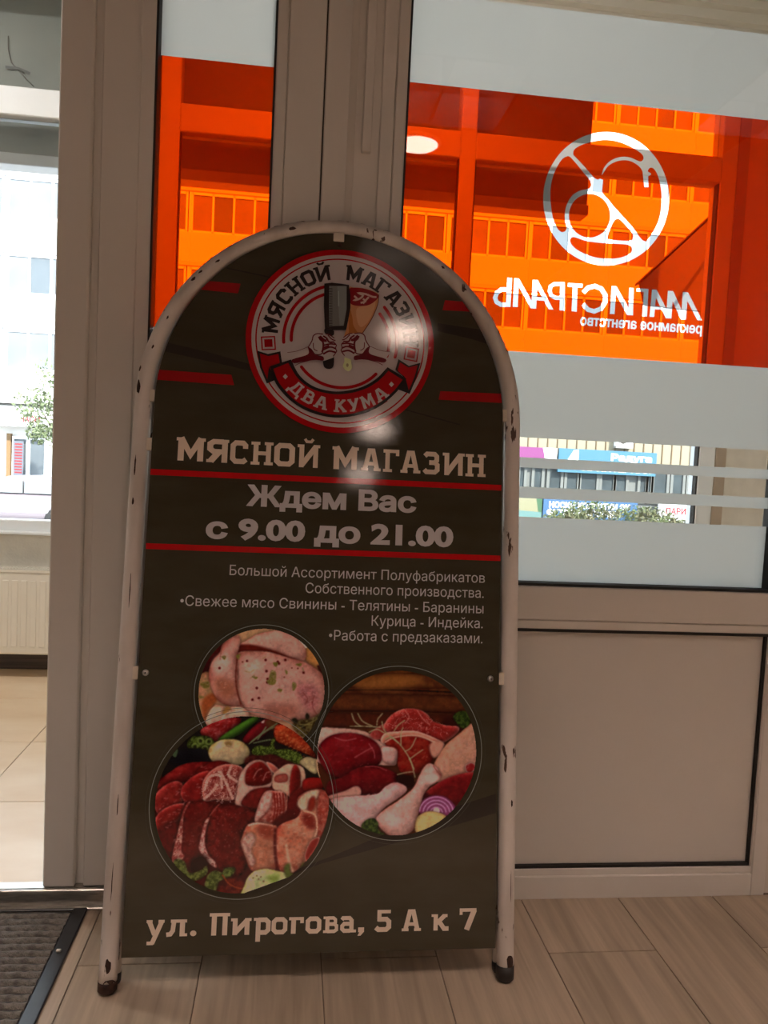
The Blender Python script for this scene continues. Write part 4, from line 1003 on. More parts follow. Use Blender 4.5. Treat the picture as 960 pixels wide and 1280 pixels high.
photo_disc('chicken_photo', c1, -.1027, .4857, .1051)
thin_ring(-.1025, .4852, .112); thin_ring(-.1025, .4852, .1175, .0006, RINGF)
thin_ring(.132, .3873, .1448); thin_ring(.132, .3873, .1510, .0006, RINGF)

# 2. tray of beef and pork cuts
s2 = .27344
c2 = Canvas(180, 885, 425, 1125, lambda x, y: (180+s2*x, 770+s2*y))
c2.im[:] = (64, 8, 8)
F2, LN = c2.fill, c2.line
F2([(30, 520), (200, 440), (420, 400), (860, 430), (900, 800), (500, 740), (100, 760)], (22, 12, 10), sm=False)
F2([(260, 520), (330, 470), (440, 460), (430, 500), (360, 560), (300, 560)], (104, 12, 12), edge=(70, 6, 8), ew=6, light=.4, tex=((140, 60, 54), 5, .45))
F2([(340, 560), (420, 500), (500, 455), (530, 465), (470, 520), (400, 560)], (44, 66, 14), edge=(26, 40, 8), ew=5, light=.5)
F2([(450, 560), (500, 500), (560, 462), (600, 480), (560, 540), (480, 580)], (84, 8, 12), edge=(40, 4, 6), ew=5, light=.4)
F2([(536, 480), (552, 470), (548, 484)], (150, 110, 100), ew=1)
F2([(560, 470), (700, 460), (760, 520), (600, 520)], (70, 30, 14), soft=3, shadow=0)
for p in ([(480, 580), (540, 530), (610, 485)], [(490, 570), (560, 520), (600, 500)], [(500, 575), (570, 560), (600, 565)], [(520, 560), (560, 500)]): LN(p, 1.3, (84, 84, 52))
F2([(600, 500), (640, 490), (700, 530), (760, 590), (785, 640), (730, 620), (660, 590), (600, 560)], (120, 26, 10), edge=(84, 10, 6), ew=7, light=.4, tex=((148, 62, 26), 3, .5))
c2.dots([(625+15*i+8*(j % 2), 515+18*j+12*i) for i in range(8) for j in range(4)], .8, (150, 74, 34))
F2([(200, 580), (225, 545), (260, 540), (300, 545), (325, 570), (310, 600), (270, 612), (220, 610)], (34, 36, 9), edge=(20, 20, 6), ew=4, tex=((84, 88, 26), 3, .6))
for cx_, cy_ in ((237, 590), (282, 600), (262, 565), (300, 568)):
    c2.line([(cx_+13*math.cos(t), cy_+13*math.sin(t)) for t in np.linspace(0, 6.3, 12)], 1.1, (104, 104, 44)); c2.dots([(cx_, cy_)], 1.6, (20, 16, 8))
F2([(120, 660), (180, 600), (300, 610), (320, 680), (200, 700)], (9, 6, 10), soft=2, tex=((26, 18, 24), 6, .5))
F2([(130, 620), (160, 600), (150, 640)], (60, 66, 40), soft=1)
F2([(297, 620), (310, 585), (350, 562), (400, 556), (450, 568), (482, 600), (480, 640), (450, 670), (380, 675), (320, 660)], (146, 108, 76), edge=(104, 76, 34), ew=10, light=.5, tex=((158, 126, 94), 8, .5), sm=True)
F2([(372, 575), (390, 568), (405, 578), (390, 592)], (112, 72, 34), soft=2); 
for a in range(-3, 4): LN([(389, 582), (389+a*20, 620), (389+a*26, 660)], .35, (132, 96, 66))
F2([(470, 640), (560, 610), (650, 620), (720, 650), (690, 700), (540, 690), (470, 680)], (58, 12, 12), soft=2, tex=((90, 30, 20), 4, .5))
F2([(495, 600), (530, 585), (570, 590), (585, 560), (600, 550), (600, 600), (650, 600), (700, 615), (725, 640), (710, 670), (650, 650), (590, 625), (540, 630), (500, 625)], (40, 44, 10), edge=(26, 28, 6), ew=3, tex=((118, 120, 40), 2, .5))
F2([(710, 660), (745, 635), (780, 645), (810, 650), (800, 690), (780, 715), (740, 690)], (150, 118, 84), edge=(104, 76, 46), ew=4, tex=((120, 92, 60), 4, .5))
LN([(790, 720), (812, 700), (818, 670)], 1.2, (26, 12, 8)); F2([(785, 650), (830, 680), (835, 740), (800, 730)], (150, 104, 72), ew=3)
# pale pink thin slices and red cuts, back row first
F2([(60, 760), (130, 700), (200, 665), (330, 660), (360, 700), (300, 740), (150, 760), (60, 800)], (86, 8, 8), edge=(50, 3, 4), ew=8, light=.4, tex=((112, 24, 20), 8, .5))
F2([(240, 700), (330, 655), (400, 670), (380, 720), (300, 760)], (98, 10, 10), edge=(70, 6, 6), ew=8)
F2([(50, 820), (110, 760), (170, 750), (190, 800), (160, 870), (90, 900), (60, 880)], (112, 22, 18), edge=(140, 56, 46), ew=5, light=.3, tex=((84, 8, 8), 8, .6))
F2([(172, 790), (220, 730), (290, 700), (330, 720), (290, 800), (270, 850), (200, 850)], (110, 14, 12), edge=(134, 44, 36), ew=5, light=.3, tex=((86, 8, 8), 8, .6))
F2([(60, 910), (120, 860), (190, 850), (180, 900), (120, 960), (70, 990)], (104, 14, 12), edge=(140, 60, 50), ew=4, light=.3, tex=((80, 6, 6), 6, .5))
F2([(60, 980), (150, 930), (160, 1050), (100, 1060)], (70, 4, 6), soft=3, tex=((96, 12, 12), 6, .5))
F2([(270, 770), (290, 720), (340, 680), (400, 670), (455, 690), (440, 760), (410, 830), (330, 830), (280, 840)], (104, 22, 18), edge=(150, 86, 72), ew=6, light=.2, tex=((140, 70, 58), 5, .7))
for p in ([(280, 790), (300, 730), (350, 720), (360, 780)], [(350, 700), (380, 760), (410, 830)], [(275, 830), (310, 800), (340, 760)], [(400, 680), (390, 720), (430, 750)]): LN(p, 3.2, (150, 98, 84), soft=1.2)
c2.veins([(270, 770), (340, 690), (455, 690), (410, 840), (280, 840)], (168, 124, 108), .8, 4, .4, 3)
F2([(420, 855), (428, 790), (440, 720), (480, 665), (530, 650), (580, 680), (590, 740), (575, 775), (530, 790), (520, 830), (470, 860)], (158, 102, 86), edge=(138, 76, 62), ew=4, tex=((170, 124, 106), 6, .5))
F2([(468, 760), (470, 700), (500, 668), (540, 660), (578, 700), (582, 750), (530, 768)], (92, 10, 8), edge=(110, 22, 16), ew=5, light=.3, tex=((66, 4, 4), 7, .6))
F2([(445, 850), (490, 790), (560, 775), (600, 790), (580, 860), (500, 870)], (88, 8, 8), edge=(64, 3, 4), ew=6, tex=((110, 20, 16), 6, .5))
for p in ([(500, 735), (520, 700), (540, 690)], [(545, 745), (560, 710), (575, 705)]): LN(p, .8, (150, 90, 76))
F2([(560, 660), (590, 670), (620, 700), (605, 720), (575, 690)], (140, 56, 44), edge=(158, 104, 88), ew=3)
F2([(590, 780), (590, 720), (620, 690), (660, 668), (720, 680), (738, 720), (730, 780), (690, 830), (640, 800)], (158, 106, 84), edge=(140, 84, 64), ew=4, tex=((168, 124, 100), 6, .5))
F2([(598, 745), (605, 722), (650, 715), (655, 745), (620, 752)], (132, 52, 40), edge=(112, 22, 18), ew=3)
F2([(665, 780), (672, 710), (690, 672), (712, 700), (716, 760), (700, 790), (670, 830)], (94, 10, 8), edge=(116, 26, 18), ew=4, light=.3, tex=((70, 6, 6), 5, .5))
F2([(640, 880), (680, 800), (740, 770), (740, 850), (700, 920), (650, 940)], (76, 5, 6), soft=2, tex=((104, 16, 12), 6, .5))
F2([(730, 740), (790, 730), (835, 750), (800, 790), (730, 790)], (106, 10, 8), edge=(80, 5, 5), ew=5, light=.3)
# two big dark steaks
F2([(130, 1100), (150, 1020), (190, 860), (210, 840), (300, 838), (340, 850), (330, 940), (290, 1090), (230, 1150), (150, 1120)], (76, 4, 5), edge=(48, 2, 3), ew=12, light=.3, tex=((98, 14, 12), 6, .55))
F2([(132, 1100), (150, 1010), (180, 890), (205, 842), (215, 845), (188, 900), (182, 1000), (176, 1060), (190, 1090), (150, 1130)], (150, 96, 82), edge=(110, 30, 24), ew=2.5, tex=((104, 16, 14), 3, .75))
F2([(330, 860), (400, 850), (480, 870), (520, 880), (500, 930), (455, 960), (450, 1040), (475, 1120), (430, 1180), (340, 1140), (290, 1060), (300, 920)], (78, 4, 5), edge=(44, 2, 3), ew=14, light=.3, tex=((104, 14, 12), 5, .6))
F2([(255, 1060), (258, 1020), (280, 930), (305, 910), (290, 960), (282, 1020), (300, 1080), (330, 1110), (335, 1140), (300, 1120)], (152, 104, 92), edge=(112, 36, 30), ew=2.5, tex=((110, 24, 20), 3, .7))
for p in ([(303, 905), (340, 858), (350, 850)],): LN(p, .9, (140, 50, 40))
F2([(210, 1110), (280, 1080), (300, 1150), (240, 1180)], (34, 4, 4), soft=5, shadow=0)
c2.dots([(rnd.uniform(320, 470), rnd.uniform(870, 1090)) for _ in range(60)], .6, (128, 50, 46)); c2.dots([(rnd.uniform(190, 290), rnd.uniform(860, 1060)) for _ in range(30)], .6, (112, 30, 28))
# bone-in pieces
F2([(508, 930), (520, 870), (550, 800), (590, 790), (640, 800), (650, 860), (640, 930), (600, 950), (540, 935)], (118, 30, 22), edge=(146, 76, 62), ew=5, light=.3, tex=((156, 96, 82), 5, .6))
F2([(510, 925), (530, 850), (560, 795), (585, 800), (575, 860), (545, 900)], (158, 112, 98), soft=1.5, tex=((140, 70, 60), 4, .6))
for x_ in (600, 612, 625, 640): LN([(x_-5, 800), (x_, 870), (x_-12, 935)], 1.5, (100, 12, 8)); 
LN([(655, 800), (650, 880)], 1.1, (150, 80, 62)); F2([(590, 930), (660, 880), (700, 900), (640, 1000), (600, 1000)], (64, 4, 5), soft=3, shadow=0)
F2([(445, 1030), (450, 1000), (475, 945), (520, 935), (590, 945), (610, 960), (608, 1060), (600, 1150), (540, 1165), (490, 1150), (465, 1090)], (140, 68, 46), edge=(112, 36, 24), ew=10, light=.3, tex=((156, 92, 70), 7, .6))
F2([(450, 1040), (455, 1005), (490, 980), (510, 1010), (490, 1060), (510, 1110), (490, 1130), (468, 1080)], (156, 108, 92), soft=2, tex=((126, 66, 56), 4, .7))
LN([(478, 948), (520, 938), (590, 950)], 2.2, (164, 122, 104)); F2([(520, 950), (590, 950), (590, 1000), (540, 1000)], (118, 36, 22), soft=5, shadow=0)
F2([(608, 960), (650, 930), (700, 910), (720, 860), (700, 830), (730, 800), (790, 783), (830, 795), (845, 850), (835, 920), (800, 1000), (760, 1080), (700, 1150), (640, 1165), (608, 1120), (605, 1020)], (138, 60, 40), edge=(116, 34, 24), ew=9, light=.3, tex=((158, 98, 76), 8, .6))
F2([(700, 850), (730, 805), (790, 785), (800, 810), (760, 850), (730, 880)], (164, 124, 98), soft=2, tex=((146, 92, 70), 4, .5))
F2([(800, 800), (835, 800), (845, 860), (830, 940), (795, 1010), (790, 900)], (122, 34, 24), soft=2, tex=((150, 84, 66), 4, .5))
F2([(755, 830), (780, 820), (775, 870), (750, 880)], (112, 20, 12), soft=1.5)
F2([(720, 900), (770, 900), (780, 960), (740, 950)], (104, 16, 10), soft=4, shadow=0); LN([(728, 880), (780, 900), (790, 960), (780, 1000)], 2.0, (158, 106, 82))
LN([(650, 1030), (660, 1100), (680, 1160)], 2.6, (156, 108, 84), soft=2); LN([(600, 960), (600, 1060), (612, 1150)], 3, (72, 4, 4), soft=2)
F2([(735, 1080), (760, 1020), (800, 1000), (790, 1040), (745, 1110)], (112, 16, 12), edge=(150, 84, 68), ew=3)
F2([(150, 1100), (190, 1110), (210, 1160), (260, 1150), (290, 1130), (290, 1170), (230, 1200), (180, 1170), (140, 1130)], (56, 52, 16), edge=(34, 28, 8), ew=4, tex=((110, 100, 44), 3, .6))
F2([(280, 1220), (295, 1170), (330, 1150), (360, 1160), (370, 1140), (420, 1140), (400, 1180), (350, 1200), (330, 1250), (290, 1245)], (52, 50, 15), edge=(34, 28, 8), ew=4, tex=((106, 98, 42), 3, .6))
F2([(380, 1190), (440, 1190), (470, 1230), (420, 1290), (330, 1290), (340, 1240)], (64, 8, 8), soft=3, tex=((110, 24, 12), 5, .6))
LN([(360, 1170), (390, 1210), (430, 1230), (470, 1235)], 1.3, (126, 40, 16))
F2([(455, 1290), (462, 1215), (490, 1165), (540, 1145), (600, 1150), (665, 1180), (660, 1290)], (134, 118, 74), edge=(104, 88, 40), ew=7, light=.3, tex=((150, 138, 98), 6, .6))
c2.dots([(500, 1185), (517, 1175), (525, 1190), (548, 1200), (535, 1180)], 1.0, (90, 50, 28)); F2([(560, 1180), (620, 1170), (600, 1210)], (104, 104, 40), soft=4, shadow=0)
F2([(640, 1140), (665, 1120), (670, 1160), (700, 1160), (730, 1110), (720, 1170), (660, 1190)], (66, 66, 22), soft=1.5)
for pts, n_, cl, sd in (([(60, 830), (170, 750), (190, 850), (80, 890)], 22, (168, 104, 92), 1), ([(180, 790), (320, 715), (280, 840), (200, 845)], 22, (164, 98, 86), 2), ([(65, 930), (180, 860), (130, 960)], 18, (164, 96, 84), 3),
      ([(150, 700), (350, 670), (300, 740), (160, 740)], 14, (150, 70, 60), 4), ([(330, 870), (500, 890), (440, 1120), (310, 1050)], 26, (132, 44, 38), 5), ([(200, 860), (330, 860), (260, 1080), (190, 1050)], 18, (122, 36, 30), 6),
      ([(460, 960), (600, 960), (590, 1140), (490, 1130)], 26, (170, 118, 96), 7), ([(620, 960), (780, 820), (820, 880), (720, 1120), (630, 1100)], 40, (172, 124, 98), 8), ([(520, 900), (580, 800), (640, 820), (620, 930)], 22, (174, 124, 110), 9),
      ([(480, 690), (570, 690), (570, 750), (480, 750)], 12, (150, 80, 68), 10), ([(280, 500), (430, 465), (340, 555)], 14, (164, 104, 98), 11), ([(600, 510), (760, 600), (680, 590)], 24, (168, 100, 54), 12), ([(130, 1000), (250, 1000), (170, 1130)], 14, (150, 90, 80), 13),
      ([(270, 830), (300, 720), (440, 690), (420, 820)], 24, (178, 132, 116), 14)):
    wet(c2, pts, n_, cl, sd)
def beef_keep(X, Y):                      # the print ends along the dark diagonal streak
    xa, ya, xb, yb = 180+s2*457, 770+s2*1256, 180+s2*690, 770+s2*1172
    return ~((Y > ya+(X-xa)*(yb-ya)/(xb-xa)) & (X > xa))
photo_disc('meat_cuts_photo', c2, -.1255, .3030, .1424, beef_keep)

# 3. steaks and chicken legs on a board
c3 = Canvas(385, 825, 605, 1055, lambda x, y: (380+.25*x, 820+.25*y))
c3.im[:] = (62, 20, 8)
F3, L3 = c3.fill, c3.line
F3([(60, 60), (900, 60), (900, 400), (60, 400)], (84, 34, 12), sm=False, tex=((58, 16, 6), 12, .8))
for y0, y1, cc in ((75, 150, (92, 42, 14)), (180, 265, (80, 32, 12)), (275, 350, (70, 18, 8))): F3([(60, y0), (900, y0+15), (900, y1+10), (60, y1)], cc, edge=(44, 12, 5), ew=7, sm=False, tex=((60, 18, 8), 8, .6))
L3([(60, 168), (450, 165), (900, 185)], 1.6, (28, 8, 4)); L3([(60, 272), (450, 270), (900, 285)], 1.4, (34, 8, 4))
F3([(250, 130), (450, 90), (600, 120), (500, 150), (300, 160)], (112, 56, 20), soft=7, shadow=0)
F3([(700, 300), (860, 300), (860, 380), (700, 360)], (46, 10, 6), soft=4, shadow=0)
F3([(60, 365), (180, 355), (300, 370), (380, 420), (470, 450), (460, 520), (420, 540), (200, 520), (60, 520)], (160, 108, 92), edge=(140, 84, 70), ew=6, tex=((170, 122, 106), 8, .5))
F3([(325, 385), (370, 345), (420, 330), (420, 400), (350, 410)], (118, 24, 20), edge=(140, 60, 52), ew=4, tex=((140, 62, 54), 5, .4))
F3([(395, 340), (430, 290), (490, 260), (560, 260), (610, 285), (640, 320), (700, 340), (760, 345), (765, 370), (720, 410), (660, 430), (560, 400), (450, 390), (400, 365)], (122, 24, 20), edge=(150, 74, 62), ew=5, light=.25, tex=((96, 10, 8), 8, .6))
c3.veins([(400, 345), (480, 270), (600, 290), (700, 345), (700, 400), (560, 400)], (160, 90, 76), .7, 6, .4, 11)
for p in ([(500, 265), (520, 300), (500, 330)], [(560, 265), (590, 310), (625, 340)]): L3(p, 1, (152, 82, 68))
F3([(380, 420), (400, 380), (470, 370), (560, 370), (680, 420), (690, 450), (650, 480), (520, 440), (420, 440)], (146, 72, 56), edge=(160, 104, 88), ew=4, light=.25)
F3([(400, 430), (450, 400), (540, 395), (640, 430), (640, 500), (600, 560), (520, 590), (470, 560), (450, 480)], (102, 12, 8), edge=(78, 6, 5), ew=7, light=.3, tex=((124, 34, 20), 6, .5))
F3([(640, 420), (690, 425), (680, 480), (640, 500), (620, 450)], (152, 88, 70), soft=1.5)
L3([(400, 425), (450, 400), (560, 390), (650, 425)], 1.6, (160, 104, 84))
F3([(640, 540), (700, 440), (770, 380), (830, 330), (880, 360), (870, 560), (780, 590), (690, 640), (650, 600)], (150, 92, 74), edge=(122, 64, 46), ew=10, light=.25, tex=((138, 84, 60), 8, .5))
F3([(800, 540), (830, 525), (850, 545), (830, 575), (805, 570)], (112, 16, 16), edge=(150, 100, 90), ew=2)
F3([(738, 300), (760, 275), (800, 270), (825, 300), (815, 340), (785, 355), (760, 335)], (26, 34, 8), edge=(16, 22, 5), ew=3, tex=((70, 80, 20), 2.5, .55))
F3([(375, 460), (400, 445), (460, 460), (455, 530), (420, 535), (385, 510)], (152, 100, 90), edge=(130, 70, 60), ew=4, light=.3)
F3([(66, 480), (90, 420), (150, 385), (240, 378), (320, 400), (370, 440), (385, 500), (360, 540), (280, 545), (200, 595), (150, 600), (100, 560)], (96, 6, 10), edge=(60, 2, 6), ew=12, light=.45, tex=((112, 20, 22), 10, .5))
for p in ([(150, 400), (200, 415), (260, 405)], [(250, 500), (300, 470), (340, 450)], [(320, 430), (345, 470), (350, 505)]): L3(p, .9, (140, 56, 54), soft=1)
F3([(120, 690), (120, 620), (180, 600), (250, 555), (330, 540), (400, 550), (470, 590), (500, 630), (420, 680), (250, 690)], (80, 4, 8), edge=(50, 2, 5), ew=12, light=.45, tex=((98, 12, 14), 9, .5))
L3([(300, 545), (360, 545), (410, 565)], 1, (128, 40, 38)); F3([(450, 590), (540, 590), (540, 650), (480, 650)], (30, 4, 5), soft=4, shadow=0)
F3([(580, 700), (640, 640), (740, 590), (850, 575), (860, 640), (760, 740), (640, 720)], (98, 10, 12), edge=(120, 36, 30), ew=6, light=.3, tex=((74, 4, 8), 8, .6))
F3([(560, 690), (600, 670), (640, 720), (600, 790), (560, 760)], (54, 3, 8), soft=3, shadow=0)
F3([(120, 690), (200, 665), (255, 640), (280, 655), (275, 690), (200, 700), (140, 710)], (150, 92, 78), edge=(130, 70, 60), ew=4)
F3([(130, 710), (250, 690), (360, 680), (400, 645), (450, 622), (500, 640), (508, 665), (470, 700), (410, 740), (370, 780), (320, 850), (240, 840), (170, 790)], (158, 104, 96), edge=(134, 72, 66), ew=10, light=.3, tex=((166, 116, 108), 10, .5))
F3([(585, 560), (610, 532), (640, 535), (680, 580), (670, 610), (620, 645), (590, 690), (580, 740), (560, 800), (540, 860), (480, 890), (420, 885), (370, 840), (355, 800), (400, 755), (470, 710), (540, 650), (565, 600)], (156, 100, 88), edge=(126, 64, 54), ew=11, light=.35, tex=((166, 112, 102), 10, .5))
F3([(600, 600), (640, 580), (670, 600), (630, 630)], (168, 120, 108), soft=3, shadow=0); L3([(640, 540), (660, 570), (680, 590)], .9, (110, 40, 34)); F3([(400, 790), (450, 770), (480, 820), (430, 850)], (166, 116, 106), soft=7, shadow=0)
F3([(575, 750), (590, 710), (640, 688), (700, 695), (745, 735), (745, 770), (700, 790), (580, 780)], (112, 40, 70), edge=(92, 20, 48), ew=5)
for r_ in (30, 48, 66, 84): L3([(655+r_*math.cos(t), 775-r_*.95*math.sin(t)) for t in np.linspace(0.1, 3.04, 12)], 1.0, (168, 120, 138))
c3.dots([(655, 765)], 4.5, (170, 130, 130))
F3([(550, 830), (565, 790), (620, 765), (690, 780), (700, 800), (650, 840), (570, 875), (550, 860)], (158, 122, 74), edge=(124, 84, 46), ew=5, tex=((148, 108, 60), 5, .5))
F3([(285, 850), (300, 815), (340, 800), (365, 820), (370, 860), (400, 880), (350, 890)], (28, 36, 8), edge=(20, 24, 6), ew=3, tex=((70, 78, 20), 2.5, .55))
for p in ([(225, 345), (300, 345), (380, 350)], [(235, 280), (250, 320), (280, 345)], [(265, 280), (290, 320), (340, 345)], [(390, 280), (365, 310), (360, 340)], [(385, 320), (400, 370), (470, 430), (520, 500), (545, 560)], [(400, 380), (360, 360), (320, 375)],
          [(445, 370), (465, 340), (500, 315)], [(470, 430), (430, 400), (400, 410)], [(500, 470), (530, 450), (555, 400)], [(520, 500), (535, 540), (550, 600)], [(460, 585), (500, 575), (540, 570)], [(480, 440), (480, 380), (490, 350)], [(520, 510), (560, 480), (590, 460)]):
    L3(p, 1.0, (110, 92, 58))
    L3(p, .4, (150, 134, 96))
for pts, n_, cl, sd in (([(420, 320), (560, 270), (700, 370), (560, 390)], 26, (166, 92, 80), 21), ([(110, 430), (330, 420), (350, 520), (160, 570)], 20, (138, 50, 52), 22), ([(430, 430), (640, 440), (560, 570)], 24, (150, 70, 50), 23),
      ([(170, 640), (430, 570), (420, 650)], 14, (120, 34, 36), 24), ([(200, 740), (450, 650), (300, 830)], 18, (178, 134, 126), 25), ([(400, 800), (560, 660), (520, 850)], 18, (178, 132, 122), 26), ([(680, 540), (840, 380), (840, 540)], 16, (166, 112, 92), 27)):
    wet(c3, pts, n_, cl, sd)
photo_disc('steak_and_leg_photo', c3, .1303, .3874, .1371)
thin_ring(-.1263, .3023, .1503); thin_ring(-.1263, .3023, .1565, .0006, RINGF)

# ---------------------------------------------------------------- outside
G0 = -1.45
ROAD = mat('asphalt', (.20, .20, .20), .9, noise=.3, nscale=2)
PAVE = mat('pale_pavement', (.28, .265, .25), .9, noise=.15, nscale=1)
FAC = mat('cream_render', (.74, .72, .68), .9, noise=.05, nscale=.5)
FACB = mat('balcony_panel_render', (.66, .64, .62), .9, noise=.06, nscale=.5)
PILA = mat('ochre_pilaster', (.20, .12, .055), .9)
SHOPF = mat('grey_shop_frame', (.13, .135, .125), .7)
SIDING = mat('cream_siding', (.25, .215, .145), .7)
RIBM = mat('ochre_siding_seam', (.12, .075, .035), .8)
struct(bx('ground', -40, 45, 1.96, 60, G0-.2, G0, PAVE, bev=0))
struct(bx('road', -40, 45, 15, 26, G0, G0+.01, ROAD, bev=0))
# plinth of our own building front
struct(bx('exterior_wall', -6, 6, VY1+.01, VY1+.30, G0, -.1, FACB, bev=0))

# board hung outside over the window top (its grey back faces us)
sbk = tag(empty('signboard', (0, 1.82, 2.02)), 'large grey back of a signboard hanging outside over the window', 'signboard')
MB().box(-2.6, 1.215, .02, .08, .0, 1.1, .004).build('back_panel', BOARDG, sbk)
MB().box(-2.6, 1.215, 0, .09, -.045, .0, .003).build('bottom_frame', PVCW, sbk)
tq = lambda x, y: tuple(float(q) for q in (W(x, y, 1.835)[0], .016, W(x, y, 1.835)[2]-2.02))
MB().tube([tq(10, 45), tq(10, 62), tq(14, 78), tq(22, 86), tq(30, 96), tq(42, 108)], .0022, 6).build('cable', RADG, sbk)
A, F = union(ribbon([(tq(7, 84)[0], tq(7, 84)[2]), (tq(23, 86)[0], tq(23, 86)[2]), (tq(38, 92.5)[0], tq(38, 92.5)[2])], .011)); flat('tape_strip', A, F, mat('grey_tape', (.22, .23, .22), .6), sbk, .012)
# awning hood outside, right of the view
p0 = [W(x, y, 2.45) for x, y in ((897, 262), (893, 391), (806, 381), (800, 352))]
aw = tag(empty('awning', (float(p0[1][0]), 2.45, float(p0[1][2]))), 'grey sloping awning hood outside the right half of the window', 'awning')
r0 = p0[1]
MB().prism([(p[0]-r0[0], p[2]-r0[2]) for p in p0]+[] , 0, .02).build('side_cheek', AWN, aw)
MB().prism([(p0[0][0]-r0[0], p0[0][2]-r0[2]), (p0[3][0]-r0[0], p0[3][2]-r0[2]), (p0[3][0]-r0[0], p0[3][2]-r0[2]-.012), (p0[0][0]-r0[0], p0[0][2]-r0[2]-.012)], 0, .06).build('canopy', AWN, aw)
MB().tube([(.02, 0, -.05), (.02, 0, .45)], .012, 8).build('wall_rail', STEEL, aw)
MB().tube([(.02, .01, .4), (.02, -.5, .4)], .01, 8).build('bracket', STEEL, aw)

# apartment building across the street
FYB = 30.0
def B(x, y, Y=FYB): p = W(x, y, Y); return p[0], p[2]
bld = tag(empty('apartment_building', (0, FYB, G0)), 'long pale five storey apartment block across the street with glazed loggias', 'building')
zf = lambda z: z-G0
MB().box(-30, 34, .5, 12, 0, 17.6).build('wall', FAC, bld)
x_l, zA = B(10, 314); _, zB = B(10, 408)
fh = zA-zB                                   # storey height read off the floor lines
floors = [zB-fh+.0, zB, zA, zA+fh, zA+2*fh]
bay = 3.35; wlib = {}
def part(src, name, loc):
    o = bpy.data.objects.new(name, src.data); o.location = loc; return link(o, bld)
slabp = par = win = None
x_start = B(16, 380)[0]-.15-bay*7
for fi, z in enumerate(floors):
    if z < 1.8: continue
    nb = 19
    for i in range(nb):
        x = x_start+i*bay
        if fi == 0 and x > B(640, 600)[0]-7: continue
        if x > 31: break
        if slabp is None:
            slabp = MB().box(-.02, bay+.0, -.35, .5, -.10, .10, .02).build('balcony_slab', FACB, bld)
            par = MB().box(-.01, bay-.01, -.32, -.22, .10, 1.18, .01).build('balcony_panel', FAC, bld)
            fm = MB(); ww = (bay-.2)/4
            for k in range(5): fm.box(.04+k*ww-(.04 if k else .12), .04+k*ww+.04, -.30, -.20, 1.18, fh-.10)
            fm.box(.04, bay-.16, -.30, -.20, 1.18, 1.26); fm.box(.04, bay-.16, -.30, -.20, fh-.22, fh-.10)
            win = fm.build('window', PVCW, bld)
            gl_ = [MB().box(.08+k*ww, k*ww+ww, -.26, -.24, 1.26, fh-.22).build('pane', DARKGLASS, win) for k in range(4)]
            curt = MB().box(.0, ww*.8, -.22, -.20, 1.3, fh-.25).build('curtain', mat('pale_curtain', (.7, .7, .66), .9, noise=.1, nscale=3), win); curt.location = (ww*2+.05, 0, 0)
            for o in (slabp, par, win): o.location = (x, 0, zf(z))
            lites = []
            for g0 in gl_:
                m2 = g0.data.copy(); m2.materials[0] = LITEGLASS; lites.append(m2)
        else:
            part(slabp, 'balcony_slab', (x, 0, zf(z))); part(par, 'balcony_panel', (x, 0, zf(z))); w_ = part(win, 'window', (x, 0, zf(z)))
            for k, s0 in enumerate(gl_):
                me_ = s0.data if (i*3+k+fi*2) % 4 == 0 else lites[k]; c = link(bpy.data.objects.new('pane', me_), w_)
            kk = (i*7+fi*3) % 4
            c = link(bpy.data.objects.new('curtain', curt.data), w_); c.location = (ww*kk+.05, 0, 0)
# ground floor
zs_top = B(30, 508)[1]; zs_bot = B(30, 534)[1]
MB().box(-30, B(640, 600)[0]-6.1, -.05, .5, zf(zs_bot), zf(zs_top)).build('fascia', FAC, bld)
zw1, zw0 = B(30, 549)[1], B(30, 597)[1]
pxs = [(-2, 4), (11, 27), (31, 47), (56, 72)]
for i in range(-6, 3):
    x0 = B(11, 570)[0]+i*3.0
    if x0 > 6: continue
    f = MB().box(x0-.2, x0-.05, .30, .5, zf(G0), zf(zw1)+.2).build('pilaster', PILA, bld)
    q = MB(); q.box(x0, x0+.06, .34, .46, zf(zw0), zf(zw1)).box(x0+.52, x0+.66, .34, .46, zf(zw0), zf(zw1)).box(x0+1.2, x0+1.26, .34, .46, zf(zw0), zf(zw1)).box(x0, x0+1.26, .34, .46, zf(zw0)-.1, zf(zw0)).box(x0, x0+1.26, .34, .46, zf(zw1), zf(zw1)+.1)
    q.box(x0, x0+.6, .40, .46, 0.3, zf(zw0)-.1).box(x0+.66, x0+1.26, .40, .46, .3, zf(zw0)-.1)
    fw = q.build('window', PVCW, bld)
    MB().box(x0+.06, x0+1.2, .41, .43, zf(zw0), zf(zw1)).build('pane', DARKGLASS, fw)
RTXT = mat('red_sign_vinyl', (.22, .02, .028), .6)
# red vinyl lettering blocks on the left shop window
zmid = (zw0+zw1)/2
def ext_text(name, body, x, y, w_, capz, m, par_, yy, bold=.03):
    C = text_contours(body, bold); a0 = min(c[:, 0].min() for c in C); a1 = max(c[:, 0].max() for c in C)
    C = [np.c_[x+(c[:, 0]-a0)/(a1-a0)*w_, y+c[:, 1]/CAP*capz] for c in C]; A, F = union(C); return flat(name, A, F, m, par_, yy)
